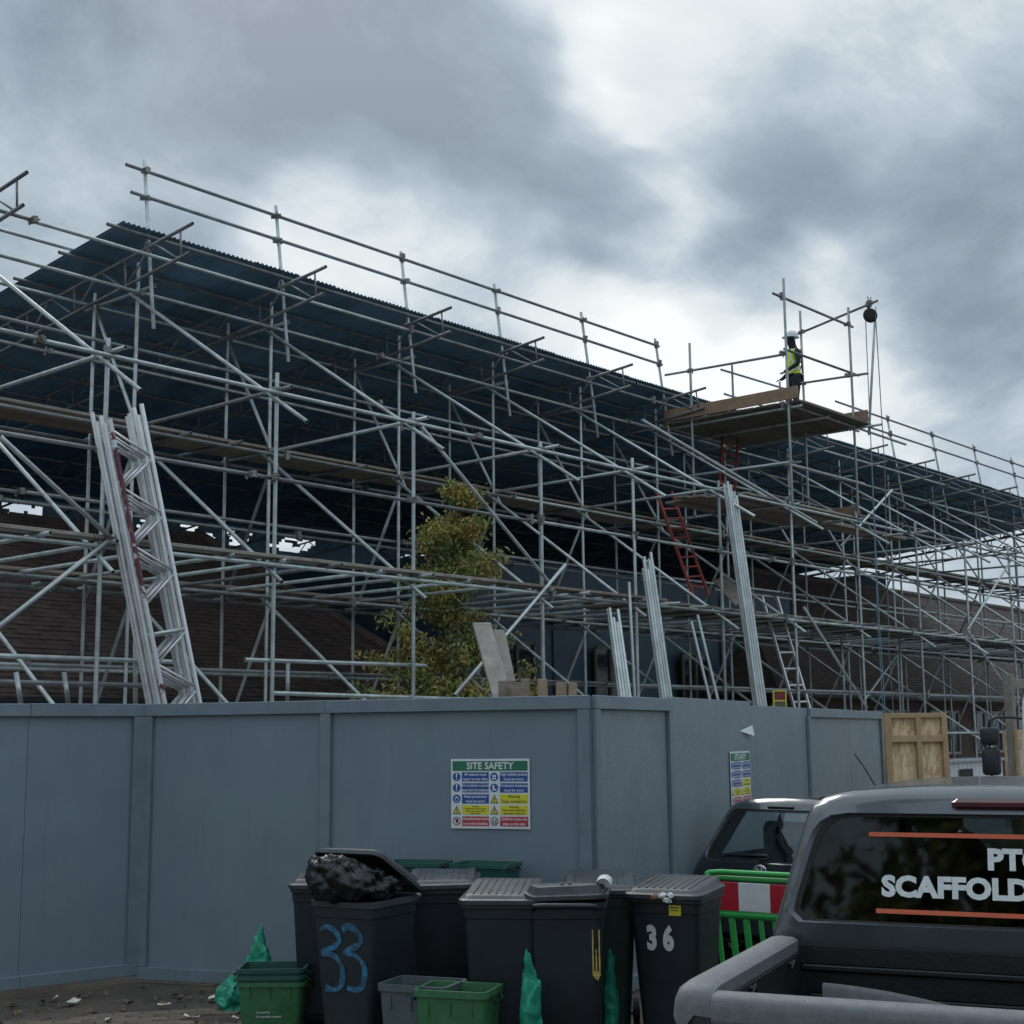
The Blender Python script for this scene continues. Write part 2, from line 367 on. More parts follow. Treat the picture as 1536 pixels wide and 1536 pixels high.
def tube(parent, name, p, q, m='tube', jit=0.0):
    p, q = Vector(p), Vector(q)
    if jit:
        p = p + Vector((0, random.uniform(-jit, jit), random.uniform(-jit, jit))); q = q + Vector((0, random.uniform(-jit, jit), random.uniform(-jit, jit)))
    d = q - p; o = bpy.data.objects.new(name, UT[m]); col.objects.link(o)
    o.location = p - (parent.location if parent else Vector()); o.rotation_mode = 'QUATERNION'
    o.rotation_quaternion = d.to_track_quat('Z', 'Y'); o.scale = (1, 1, d.length); o.parent = parent
    return o
cb = MB()
cb.box((0, 0, 0), (.075, .085, .06)); cb.box((.0, .06, .0), (.06, .05, .075)); cb.tube((.05, -.02, 0), (.05, .085, 0), .011, 6); cb.tube((-.045, .0, .01), (-.045, .0, .06), .013, 6)
cb.box((-.01, -.045, .01), (.03, .03, .05))
COUP = mesh('coupler', cb.v, cb.f, 'coupler')
NCOUP = [0]
def coupler(parent, p, rz=None):
    if NCOUP[0] >= 295: return
    NCOUP[0] += 1
    link('coupler', COUP, parent, Vector(p) - parent.location, (random.choice((0, rad(90), rad(180))), random.uniform(-.3, .3), random.uniform(0, 6.28) if rz is None else rz))

def text_mesh(body, size, m, bold=.0, align='CENTER', ext=0.0, squeeze=1.0):
    cu = bpy.data.curves.new('text', 'FONT'); cu.body = body; cu.size = size; cu.align_x = align; cu.align_y = 'CENTER'
    cu.offset = bold; cu.extrude = ext; cu.resolution_u = 3; cu.space_character = 1.0 + bold * 4
    o = bpy.data.objects.new('text', cu); col.objects.link(o)
    bpy.context.view_layer.update()
    me = bpy.data.meshes.new_from_object(o.evaluated_get(bpy.context.evaluated_depsgraph_get()))
    bpy.data.objects.remove(o, do_unlink=True)
    me.materials.clear(); me.materials.append(M[m])
    if squeeze != 1:
        for v in me.vertices: v.co.x *= squeeze
    return me

# ------------------------------------------------------------------ ground
def ground_extra(h, t, c):
    b = h.n('ShaderNodeTexBrick'); h.l(t, b.inputs['Vector']); b.inputs['Scale'].default_value = 5
    b.inputs['Color1'].default_value = (.14, .11, .085, 1); b.inputs['Color2'].default_value = (.11, .09, .075, 1); b.inputs['Mortar'].default_value = (.04, .035, .03, 1)
    b.inputs['Mortar Size'].default_value = .03
    c = h.mix(.7, c, b.outputs['Color'])
    return h.mix(h.ramp(h.noise(t, 1.3, 6, .7), [(.40, (1, 1, 1)), (.62, (0, 0, 0))]), c, (.055, .045, .036))
M['ground'] = mat('dirty_paving', (.115, .095, .075), .85, 0, .3, 3, .6, 30, 'World', extra=ground_extra)
gm = MB(); N = 24; R0 = 260
for i in range(N + 1):
    for j in range(N + 1):
        gm.v.append(Vector(((i / N - .5) * 2 * R0, (j / N - .5) * 2 * R0, 0)))
gm.f = [(i * (N + 1) + j, (i + 1) * (N + 1) + j, (i + 1) * (N + 1) + j + 1, i * (N + 1) + j + 1) for i in range(N) for j in range(N)]; gm.m = [0] * len(gm.f)
ground = gm.build('ground', 'ground'); ground['kind'] = 'structure'

M['paver'] = mat('block_paver', (.15, .12, .09), .85, 0, .3, 9, .4, 60, 'Object', .25, extra=lambda h, t, c: c)
pv = MB(); pv.bbox((0, 0, .012), (.196, .096, .032), .006)
PV = mesh('paving_block', pv.v, pv.f, 'paver')
n_ = 0
u_ = Vector((.78, -.62, 0)); w_ = Vector((.62, .78, 0)); base_ = Vector((4.9, 8.95, 0))
for r_ in range(12):
    for c_ in range(-7, 16):
        P = base_ + u_ * (c_ * .2 + (r_ % 2) * .1) + w_ * (r_ * .1)
        if mnoise.noise(P * 1.7) > .12 or P.y > 10.2 or n_ >= 240: continue
        link('paving_block', PV, ground, P + Vector((0, 0, random.uniform(-.014, -.006))), (random.uniform(-.02, .02), random.uniform(-.02, .02), math.atan2(u_.y, u_.x))); n_ += 1
slab = MB(); slab.box((28, 14.3, .0), (62, 6.4, .012)); M['bounce_pale'] = mat('pale_bounce_slab', (.42, .42, .40), .85, 0, .15, 2, .3, 30, 'World'); sl_o = slab.build('bounce_slab', 'bounce_pale', None, (0, 0, .004)); sl_o['kind'] = 'structure'  # unseen pale slab, added to bounce light up under the roof
# fallen leaves and rubbish nobody could count
lm = MB()
for k in range(900):
    P = Vector((random.uniform(4.6, 8.3), random.uniform(6.0, 10.35), .008))
    if random.random() > .25 + .75 * (mnoise.noise(P * 1.5) + .45): continue
    s_ = random.uniform(.015, .05); E3 = Euler((random.uniform(-.5, .5), random.uniform(-.5, .5), random.uniform(0, 6.3))).to_matrix()
    q = [Vector((-s_, 0, 0)), Vector((0, -s_ * .45, .004)), Vector((s_, 0, .0)), Vector((0, s_ * .45, .004))]
    lm.add([P + Vector((0, 0, .014)) + E3 @ p for p in q], [(0, 1, 2, 3)], 0)
ll = lm.build('fallen_leaves', 'leaf_litter'); tag(ll, 'dead brown leaves scattered over the dirty paving by the hoarding', 'leaves', None, 'stuff')
for px, py, s_, a in ((107, 1503, .10, .4), (318, 1498, .07, 1.), (288, 1526, .09, 2.), (345, 1510, .06, .3), (356, 1527, .05, 2.), (163, 1530, .05, 1.2), (246, 1507, .06, 2.6), (80, 1497, .05, 0)):
    P = on_z(px, py, .03); b_ = MB(); vs, fs = [], []
    for i in range(4):
        for j in range(3): vs.append(Vector(((i / 3 - .5) * s_ * 1.6, (j / 2 - .5) * s_ * .7, .02 * mnoise.noise(Vector((i * .9 + px, j * 1.3, 0))) + (.012 if i in (0, 3) else 0))))
    fs = [(i * 3 + j, (i + 1) * 3 + j, (i + 1) * 3 + j + 1, i * 3 + j + 1) for i in range(3) for j in range(2)]
    b_.add(vs, fs); o = b_.build('litter_scrap', 'litter', None, P, (0, 0, a), True)
    tag(o, 'crumpled pale scrap of litter lying on the dirt by the hoarding', 'litter', 'litter scraps on the dirt')

# ------------------------------------------------------------------ painted hoarding
HB, HC = Vector((7.18, 10.45, 0)), Vector((8.63, 6.72, 0))
dL = (Vector((6.06, 10.66, 0)) - HB).normalized(); dM = (HC - HB).normalized(); dR = Vector((.967, .259, 0)).normalized()
HH = 2.3
hoard = thing('hoarding', 'grey painted timber hoarding fence running in front of the scaffold', 'hoarding', HB)
def hpiece(name, p0, d, s0, s1, z0, z1, off, th, m, b=.004, drop=0.0):
    """box along run d from s0 to s1, its face 'off' in front of the panel face"""
    nrm = Vector((d.y, -d.x, 0))
    if nrm.dot(EYE - p0) < 0: nrm = -nrm
    ang = math.atan2(d.y, d.x); c = p0 + d * ((s0 + s1) / 2) + nrm * (off - th / 2)
    bm_ = MB(); bm_.bbox((0, 0, 0), (s1 - s0, th, z1 - z0), b)
    return bm_.build(name, m, hoard, (c - HB) + Vector((0, 0, (z0 + z1) / 2)), (0, drop, ang))
def run(p0, d, L, seams, battens, m, z0=.05, top=HH, rail=.105, step=None, railsplit=(), base=True, norail=()):
    ss = [0] + seams + [L]
    for a, b in zip(ss, ss[1:]):
        tp = top - (step((a + b) / 2) if step else 0)
        hpiece('panel', p0, d, a + .0015, b - .0015, z0 + .01, tp - .01, random.uniform(0, .002), .018, m, .002)
        if not any(x0 <= (a + b) / 2 <= x1 for x0, x1 in norail):
            hpiece('top_rail', p0, d, a + .001, b - .001, tp - rail, tp + random.uniform(-.004, .004), .042, .038, 'hoard_trim')
            if base: hpiece('base_rail', p0, d, a + .001, b - .001, z0, z0 + .10, .040, .036, 'hoard_trim')
    for s in battens:
        tp = top - (step(s) if step else 0)
        hpiece('batten', p0, d, s - .047, s + .047, z0 + .101, tp - rail - .001, .039, .036, 'hoard_trim')
run(HB, dL, 4.4, [1.0, 2.22, 3.44], [.06, 2.22], 'hoard', .06)
run(HB, dM, 4.0, [1.75], [.055, 1.75, 3.945], 'hoard', .03)
LR = 10.6
run(HC, dR, LR, [.80, 1.72, 4.2, 6.5, 8.6], [.05, 1.70, 6.46, LR - .05], 'hoard_osb', .03, step=lambda s: .0 if s < 1.7 else (-.03 if s < 4.2 else .01 if s < 6.5 else .02), norail=((1.72, 6.5),))
# torn flap of board showing pale timber
P = HC + dR * 4.15
fl = MB(); nr = Vector((dR.y, -dR.x, 0)); nr = nr if nr.dot(EYE - P) > 0 else -nr
fl.add([P + nr * .004 + dR * (-.36) + Vector((0, 0, 2.02)) - HB, P + nr * .03 + Vector((0, 0, 2.08)) - HB, P + nr * .05 + Vector((0, 0, 1.97)) - HB, P + nr * .006 + dR * (-.2) + Vector((0, 0, 1.99)) - HB], [(0, 1, 2, 3)])
fl.build('torn_flap', 'sign_white', hoard)

# ------------------------------------------------------------------ site safety signs
SW, SH = .655, .535
def safety_sign(label, pos, d):
    nrm = Vector((d.y, -d.x, 0)); nrm = nrm if nrm.dot(EYE - pos) > 0 else -nrm
    ang = math.atan2(-nrm.x, nrm.y) + math.pi     # local -y faces the viewer
    t = thing('safety_sign', label, 'sign', pos, ang)
    b = MB(); b.bbox((0, .0, 0), (SW, .005, SH), .002); b.build('sign_board', 'sign_white', t)
    def flat(name, x0, x1, z0, z1, m, y=-.0035): 
        q = MB(); q.box(((x0 + x1) / 2, y, (z0 + z1) / 2), (x1 - x0, .001, z1 - z0)); return q.build(name, m, t)
    def txt(s, size, m, x, z, par, bold=.0, sq=1.0, y=-.0045):
        return link('lettering', text_mesh(s, size, m, bold, squeeze=sq), par, (x, y, z), (rad(90), 0, 0))
    L, Rr, T = -SW / 2, SW / 2, SH / 2
    def u(px, py): return (L + (px - 150) / 1250 * SW, T - (py - 115) / 1030 * SH)
    x0, z1 = u(178, 148); x1, z0 = u(1370, 292)
    h_ = flat('header', x0, x1, z0, z1, 'sign_green'); txt('SITE SAFETY', .074, 'white', 0, (z0 + z1) / 2 - .002, h_, .0016, .97)
    rows = [(312, 450), (475, 612), (637, 775), (800, 938), (963, 1105)]
    cells = [[('b', ['All visitors must', 'report to site office'], '!'), ('b', ['High visibility jackets', 'must be worn'], 'vest')],
             [('b', ['All accidents must be', 'reported immediately'], '!'), ('b', ['Protective footwear', 'must be worn'], 'boot')],
             [('b', ['Head protection', 'must be worn'], 'head'), ('y', ['Warning', 'Deep excavations'], 'tri')],
             [('y', ['Warning', 'Construction work in progress', 'Parents are warned to keep', 'children away'], 'tri'), ('y', ['Warning', 'Heavy plant machinery', 'operate on this site'], 'tri')],
             [('r', ['Unauthorised entry', 'is strictly forbidden'], 'no'), ('r', ['Children must not', 'play on this site'], 'kids')]]
    for (ya, yb), rw in zip(rows, cells):
        for ci, (kind, lines, icon) in enumerate(rw):
            xa, xb = ((328, 758), (932, 1370))[ci]; ic = (243, 843)[ci]
            a = u(xa, yb); b_ = u(xb, ya)
            mm = {'b': 'sign_blue', 'y': 'sign_yellow', 'r': 'sign_red'}[kind]
            pl = flat('instruction_plate', a[0], b_[0], a[1], b_[1], mm)
            nl = len(lines); sz = .031 if nl == 2 else .024 if nl == 3 else .0165
            for k, s in enumerate(lines):
                zc_ = b_[1] - (b_[1] - a[1]) * (k + .5 + (.0 if nl > 2 else 0)) / nl
                txt(s, sz * (1.0 if len(s) < 21 else .92), 'black' if kind == 'y' else 'white', (a[0] + b_[0]) / 2, zc_, pl, .0004, .92)
            cx_, cz_ = u(ic, (ya + yb) / 2); q = MB(); rr = .033
            if icon == 'tri':
                q.add([(cx_ - .034, -.0035, cz_ - .033), (cx_ + .034, -.0035, cz_ - .033), (cx_, -.0035, cz_ + .035)], [(0, 1, 2)], 1)
                q.add([(cx_ - .024, -.0042, cz_ - .027), (cx_ + .024, -.0042, cz_ - .027), (cx_, -.0042, cz_ + .023)], [(0, 1, 2)], 2)
                q.box((cx_, -.0046, cz_ - .003), (.006, .0006, .024), mi=1); q.box((cx_, -.0046, cz_ - .021), (.006, .0006, .006), mi=1)
                q.build('hazard_triangle', ['white', 'black', 'sign_yellow'], t); continue
            if icon in ('no', 'kids'):
                q.disc((cx_, -.0035, cz_), rr, (0, -1, 0), 24, 1); q.disc((cx_, -.004, cz_), rr * .8, (0, -1, 0), 24, 0)
                if icon == 'no':
                    q.disc((cx_ + .002, -.0045, cz_ + .002), .013, (0, -1, 0), 12, 1, .019); q.box((cx_, -.005, cz_), (.052, .0006, .007), Matrix.Rotation(rad(45), 3, 'Y'), 3)
                else:
                    for dx in (-.010, .012):
                        q.disc((cx_ + dx, -.0045, cz_ + .013), .005, (0, -1, 0), 10, 1); q.box((cx_ + dx, -.0045, cz_ - .001), (.010, .0006, .020), Matrix.Rotation(rad(12), 3, 'Y'), 1)
                        q.box((cx_ + dx - .004, -.0045, cz_ - .015), (.005, .0006, .014), mi=1); q.box((cx_ + dx + .005, -.0045, cz_ - .015), (.005, .0006, .014), Matrix.Rotation(rad(-20), 3, 'Y'), 1)
                q.build('prohibition_symbol', ['white', 'black', 'sign_yellow', 'sign_red'], t); continue
            q.disc((cx_, -.0035, cz_), rr, (0, -1, 0), 24, 1)
            if icon == '!':
                q.add([(cx_ - .006, -.0042, cz_ + .026), (cx_ - .003, -.0042, cz_ - .008), (cx_ + .003, -.0042, cz_ - .008), (cx_ + .006, -.0042, cz_ + .026)], [(0, 1, 2, 3)], 0); q.disc((cx_, -.0042, cz_ - .019), .0052, (0, -1, 0), 12, 0)
            elif icon == 'vest': q.box((cx_, -.0042, cz_ - .002), (.030, .0006, .036), mi=0); q.box((cx_, -.0046, cz_ - .004), (.030, .0006, .005), mi=1); q.box((cx_, -.0046, cz_ + .010), (.004, .0006, .014), mi=1); q.disc((cx_, -.0046, cz_ + .017), .006, (0, -1, 0), 10, 1)
            elif icon == 'boot': q.box((cx_ - .006, -.0042, cz_ + .006), (.014, .0006, .030), mi=0); q.box((cx_ + .002, -.0042, cz_ - .014), (.032, .0006, .012), mi=0)
            elif icon == 'head': q.disc((cx_, -.0042, cz_ - .003), .017, (0, -1, 0), 16, 0, .021); q.box((cx_, -.0046, cz_ + .005), (.046, .0006, .004), mi=1); q.disc((cx_, -.0046, cz_ - .008), .012, (0, -1, 0), 12, 1)
            q.build('mandatory_symbol', ['white', 'sign_blue'], t)
    return t
nM = Vector((dM.y, -dM.x, 0)); nM = nM if nM.dot(EYE - HB) > 0 else -nM
nR = nr
def hit(px, py, p0, n):
    r = ray(px, py); return EYE + r * ((p0 - EYE).dot(n) / r.dot(n))
safety_sign('white site safety sign on the flat grey hoarding above the bins', hit(736, 1190.5, HB, nM) + nM * .012, dM)
p2_ = hit(1109, 1168, HC, nR) + nR * .014
safety_sign('white site safety sign on the receding hoarding above the parked hatchback', p2_, dR)

# ------------------------------------------------------------------ scaffold
XS = [5.65, 8.0, 10.25, 12.48, 15.0, 17.2, 19.57, 21.88, 24.31, 26.86, 29.22, 31.66, 34.15, 36.77, 39.38, 41.9, 44.2]
YF, YM, YB = 12.5, 15.35, 16.35
L0, L1, L2, L3 = 1.95, 3.93, 5.94, 7.76
sc = thing('scaffold', 'tall galvanised tube scaffold standing along the building behind the hoarding', 'scaffold', (8, YF, 0))
def base_plate(x, y):
    b = MB(); b.box((0, 0, .004), (.15, .15, .008)); b.box((0, 0, .03), (.22, .5, .038) if False else (.05, .05, .04)); return b
for i, x in enumerate(XS):
    topF = L2 + random.uniform(.12, .3)
    if i not in (7, 8): tube(sc, 'standard', (x, YF, 0), (x + random.uniform(-.02, .02), YF, topF))
    tube(sc, 'standard', (x, YM, 0), (x, YM + random.uniform(-.02, .02), 8.12 + random.uniform(0, .12)))
    tube(sc, 'standard', (x, YB, 0), (x, YB, 7.95 + random.uniform(0, .15)))
def ledger(name, y, z, x0=4.2, x1=45.2, m='tube', off=.05):
    x = x0 - random.uniform(0, 3)
    while x < x1:
        L = random.choice((6.4, 6.4, 4.9)); e = min(x + L, x1)
        if e > x0: tube(sc, name, (max(x, x0), y + random.uniform(-.006, .006), z + random.uniform(-.012, .012)), (e, y, z + random.uniform(-.012, .012)), random.choice((m, m, m, 'tube_dark')) if m == 'tube' else m)
        if x0 < e < x1 - .1: coupler(sc, (e, y, z), 0.0)
        x = e + .004
for z in (L0, L1, L2): ledger('ledger', YF - .05, z)
ledger('guard_rail', YF + .05, 4.95); ledger('guard_rail', YF + .05, 2.80, 4.2, 9.0); ledger('guard_rail', YF + .05, 2.55, 4.2, 9.0)
tube(sc, 'guard_rail', (9.9, YF + .05, 2.86), (12.75, YF + .05, 2.88)); tube(sc, 'guard_rail', (10.3, YF + .05, 2.5), (15.4, YF + .05, 2.45))
ledger('guard_rail', YF + .05, 2.72, 17, 45)
for z in (L0, L1, L2, L3): ledger('ledger', YM - .05, z); ledger('ledger', YB + .05, z + (.05 if z == L3 else 0))
for z in (4.95, 7.02, 2.9): ledger('guard_rail', YM + .05, z)
for z in (5.0, 7.02, 2.9): ledger('guard_rail', YB - .05, z)
ledger('ledger', 14.98, 8.18, 4.2, 45)
tube(sc, 'ledger', (4.2, 16.35, 8.50), (10.4, 16.35, 8.50))
for i, x in enumerate(XS):
    for z in (L0, L1, L2):
        j = random.uniform(.03, .1)
        tube(sc, 'transom', (x + .05, YF - random.uniform(.1, .35), z + .05), (x + .05, YB + random.uniform(.1, .3), z + .05), 'tube' if random.random() < .7 else 'tube_dark')
        if i < 12: coupler(sc, (x, YF, z + .02))
    if i < 13:
        for z in (L2, L3): coupler(sc, (x, YM, z))
        coupler(sc, (x, YF, 4.95)); coupler(sc, (x, YM, L1))
    tube(sc, 'transom', (x + .05, YM - .3, L3 + .05), (x + .05, YB + .3, L3 + .05))
    # raking tubes from the tall inner row down to the outer row, their ends left proud
    k = random.uniform(.5, .75)
    def rake(ya, za, yb, zb, over0, over1, nm='raker', m='tube', xo=-.06):
        d = Vector((0, yb - ya, zb - za)).normalized()
        tube(sc, nm, Vector((x + xo, ya, za)) - d * over0, Vector((x + xo, yb, zb)) + d * over1, m)
    rake(YM, L3 - .05, YF, L2 - .05, .1, k + .15, m='tube')
    rake(YM, L2 - .05, YF, L1 - .05, .1, random.uniform(.25, .55))
    rake(YM, L1 - .05, YF, L0 - .05, .1, .6)
    # ledger braces between the two inner rows
    rake(YB, L3 - .1, YM, L2, .25, .2, 'brace', xo=.06); rake(YM, L2 - .1, YB, L1 + .05, .1, .15, 'brace', random.choice(('tube', 'tube_dark')), .06); rake(YM, L1 - .1, YB, L0, .1, .2, 'brace', xo=.06)
for i in range(len(XS) - 1):                      # mid-bay transoms carrying the boards
    xm = (XS[i] + XS[i + 1]) / 2
    for z in (L1, L2):
        for xo in (-.35, .45):
            if z == L2 and random.random() < .3: continue
            tube(sc, 'transom', (xm + xo, (YF if z == L1 else YM) - random.uniform(.05, .3), z + .05), (xm + xo, YB + random.uniform(.05, .35), z + .05), random.choice(('tube', 'tube_dark')))
def fb(p, q, y=YF - .1, m='tube'):
    a, b = on_y(*p, y), on_y(*q, y); tube(sc, 'brace', a, b, m)
fb((-40, 970), (187, 792), m='tube_new'); fb((682, 1043), (848, 847), YF - .12, 'tube_new'); fb((632, 640), (824, 874), YF - .1)
fb((0, 655), (170, 810), YF - .12); fb((1205, 910), (1300, 1062), YF - .1); fb((1449, 943), (1540, 1075), YF - .1)
fb((1261, 820), (1338, 735), YF + 1.2, 'tube_new'); fb((1452, 944), (1520, 835), YF - .05, 'tube_new'); fb((1298, 1048), (1346, 981), YF + 1., 'tube_new')
fb((963, 630), (1225, 784), YF - .05, 'tube_new')
fb((96, 1008), (103, 1060), 12.35); fb((24, 1008), (32, 1060), 12.35); fb((203, 962), (203, 1060), 12.6); fb((432, 992), (431, 1060), 12.7)
for px in (1133, 1262, 1349): fb((px, 955), (px + 6, 1075), 13.6)

# boards
bb = MB(); bb.bbox((0, 0, 0), (3.9, .222, .038), .004); BOARD = mesh('scaffold_board', bb.v, bb.f, 'board')
bb = MB(); bb.bbox((0, 0, 0), (3.9, .222, .038), .004); BOARDG = mesh('scaffold_board_grey', bb.v, bb.f, 'board_grey')
def lay(x0, x1, y0, n, z, me=None, parent=sc, name='scaffold_board', skip=0.0):
    for r in range(n):
        x = x0 + random.uniform(-.5, .1)
        while x < x1:
            if random.random() >= skip:
                link(name, me or random.choice((BOARD, BOARDG)), parent, Vector((x + 1.95, y0 + r * .23, z + random.uniform(0, .006))) - parent.location, (0, 0, random.uniform(-.006, .006)))
            x += 3.915
ZB = .05 + .0242 + .021
lay(3.6, 30, YM + .14, 4, L2 + ZB); lay(3.6, 40, YM + .14, 4, L1 + ZB)
lay(17.6, 43, YF + .25, 6, L1 + ZB); lay(10.4, 14.0, YF + .02, 1, L1 + ZB); lay(4.4, 8.0, YF + .02, 1, L1 + ZB); lay(28, 42, YM + .14, 4, L2 + ZB, skip=.2)
lay(20.5, 24.2, YF + .15, 7, L2 + ZB)

# ------------------------------------------------------------------ temporary roof
SL = -.093
def rz(y): return 8.46 + SL * (y - 15.2)
rf = thing('temporary_roof', 'dark corrugated temporary roof on lattice beams above the scaffold', 'roof', (10, 15.35, 8.0))
bl = 14.5; nb = 24; depth = .37
lat = MB()
for k in range(nb):
    a = .12 + k * bl / nb; b = .12 + (k + 1) * bl / nb - .05
    if k % 2 == 0: lat.tube((0, a, -depth), (0, a, 0), .0145, 6)
    if k % 2 == 0: lat.tube((0, a + .06, -depth), (0, b, 0), .0145, 6)
    else: lat.tube((0, a + .06, 0), (0, b, -depth), .0145, 6)
LAT = mesh('ladder_beam', lat.v, lat.f, 'tube_dark', True)  # beams take the dark tube colour to paint in the shade under the roof
for i, x in enumerate(XS):
    o = link('ladder_beam', LAT, rf, Vector((x - .08, 14.22, 8.365)) - rf.location, (math.atan(SL), 0, 0))
    for zc_, o0 in ((0, .06), (-depth, 0)):
        c = bpy.data.objects.new('chord', UT['tube_dark']); col.objects.link(c); c.parent = o
        c.location = (0, -o0 - random.uniform(0, .08), zc_); c.rotation_euler = (rad(-90), 0, 0); c.scale = (1, 1, bl + .2)
# corrugated sheets, overlapping down the slope
pitch = .0762; nc_ = 10; slen = 3.55
vs, fs = [], []
nx = nc_ * 6
for j in range(2):
    for i in range(nx + 1): vs.append((i * pitch / 6, j * slen, .0125 * math.sin(2 * math.pi * i / 6)))
for i in range(nx): fs.append((i, i + 1, nx + 2 + i, nx + 1 + i))
SHEET = mesh('roof_sheet', vs, fs, 'sheet', True)
x = 9.78; ci = 0
while x < 44.3:
    for r in range(4):
        y = 15.05 + r * 3.42
        link('roof_sheet', SHEET, rf, Vector((x, y + random.uniform(-.02, .02), rz(y) + .055 + (3 - r) * .004 + (ci % 2) * .003)) - rf.location, (math.atan(SL) - .0015, 0, 0))
    x += pitch * 9.5; ci += 1
y = 15.1
while y < 28.6:
    for xa, xb in ((9.6, 20.9), (20.95, 32.4), (32.45, 44.4)): tube(rf, 'purlin', (xa, y, rz(y)), (xb, y, rz(y)), 'tube_dark')
    y += 1.12
posts = [(x, 0) for x in XS[2:8]] + [(x, .13) for x in XS[11:]]
for x, dz in posts:
    tube(rf, 'guard_post', (x + .0, 14.97, 7.2 + dz), (x, 15.30, 9.52 + dz + random.uniform(0, .08))); coupler(rf, (x, 15.27, 9.42 + dz)); coupler(rf, (x, 15.22, 9.04 + dz)); coupler(rf, (x - .04, 15.1, 8.3))
for z, y, a, b in ((9.42, 15.26, 9.95, 16.2), (9.42, 15.26, 16.21, 21.95), (9.04, 15.20, 10.0, 15.9), (9.04, 15.20, 15.91, 21.95)): tube(rf, 'guard_rail', (a, y, z), (b, y, z), 'tube_dark')
for z, y, a, b in ((9.55, 15.26, 29.0, 36), (9.55, 15.26, 36.01, 44.4), (9.17, 15.20, 29.0, 35.5), (9.17, 15.20, 35.51, 44.4)): tube(rf, 'guard_rail', (a, y, z), (b, y, z), 'tube_dark')
tube(rf, 'guard_rail', (25.8, 16.3, 9.88), (29.0, 16.3, 9.95), 'tube_dark'); tube(rf, 'guard_rail', (25.9, 16.3, 9.35), (28.2, 16.3, 9.35), 'tube_dark')
for x in (26.25, 28.3): tube(rf, 'guard_post', (x, 16.3, 8.2), (x, 16.3, 10.07), 'tube_dark')

# ------------------------------------------------------------------ loading tower
tw = thing('loading_tower', 'boarded loading tower rising above the roof edge with guard rails', 'scaffold tower', (21.9, YF, 0))
TX0, TX1, TY1, TZ = 21.9, 24.35, 15.1, 7.92
for p, q in (((TX0, YF, 0), (TX0, YF, 6.2)), ((TX0 - .02, YF - .05, 6.0), (TX0, YF - .05, 10.14)), ((TX1, YF, 0), (TX1, YF, 6.3)), ((TX1, YF - .05, 6.1), (TX1, YF - .05, 10.15)),
             ((TX1, 13.5, 6.0), (TX1, 13.5, 10.3)), ((TX0, 14.52, 6.0), (TX0, 14.52, 9.33)), ((TX1 + .1, 12.2, 7.6), (TX1 + .25, 12.0, 10.12))): tube(tw, 'standard', p, q, 'tube')
for p, q in (((TX0 - .3, YF, 9.80), (TX1 + .25, YF, 9.82)), ((TX0 + .1, YF + .05, 8.86), (TX1 + .5, YF + .05, 8.9)), ((TX0, YF, 8.73), (TX0, 15.1, 8.81)), ((TX1, 13.6, 8.83), (TX1, 12.1, 8.77)),
             ((TX1 + .05, 13.62, 9.85), (TX1 + .05, 11.85, 10.17)), ((TX1 + .05, 13.5, 8.2), (26.6, 13.5, 8.2))): tube(tw, 'guard_rail', p, q, 'tube_dark')
for p, q in (((TX0 - .2, YF - .05, TZ - .12), (TX1 + 2.2, YF - .05, TZ - .16)), ((TX0 + .05, YF - .3, TZ - .17), (TX0 + .05, 15.3, TZ - .17)), ((TX1 + .05, YF - .6, TZ - .17), (TX1 + .05, 15.3, TZ - .17)), ((23.1, YF - .2, TZ - .17), (23.1, 15.3, TZ - .17)),
             ((TX0 - .2, YM - .2, TZ - .12), (TX1 + .4, YM - .2, TZ - .12)), ((TX0, 12.4, 6.75), (TX0, 16.4, 6.8)), ((TX0, 12.45, 6.7), (TX1 + .3, 12.45, 6.7))): tube(tw, 'transom', p, q, 'tube')
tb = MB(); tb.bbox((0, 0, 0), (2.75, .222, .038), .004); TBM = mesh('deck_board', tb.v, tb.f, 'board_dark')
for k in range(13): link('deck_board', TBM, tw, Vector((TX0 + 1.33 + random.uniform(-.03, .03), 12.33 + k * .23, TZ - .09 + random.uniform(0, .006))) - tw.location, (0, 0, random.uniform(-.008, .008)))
def toe(p, q, z0, z1, name='toe_board'):
    p, q = Vector(p), Vector(q); d = q - p; b = MB(); b.bbox((0, 0, 0), (d.length, .038, z1 - z0), .004)
    return b.build(name, 'toe', tw, (p + q) / 2 + Vector((0, 0, (z0 + z1) / 2)) - tw.location, (0, 0, math.atan2(d.y, d.x)))
toe((TX0 - .06, 12.22, 0), (TX0 - .06, 15.1, 0), TZ - .05, TZ + .175); toe((TX1 + .14, 12.22, 0), (TX1 + .14, 13.3, 0), TZ - .05, TZ + .18); toe((TX1 + .12, 12.5, 0), (TX1 + .12, 13.5, 0), L2 + .12, L2 + .33); toe((TX0 + .3, 12.33, 0), (TX1 + .2, 12.33, 0), TZ - .065, TZ - .01)
for p in ((TX0, YF, 9.8), (TX0, YF, 8.75), (TX0, YF, TZ - .14), (TX1, YF, 9.82), (TX1, YF, 8.8), (TX1, YF, TZ - .15), (TX1, 13.5, 9.86), (TX1, 13.5, 8.82), (TX0, 14.52, 8.8), (TX1 + .05, 12.05, 10.12), (TX0, YF, 6.1), (TX1, YF, 6.2)): coupler(tw, p)

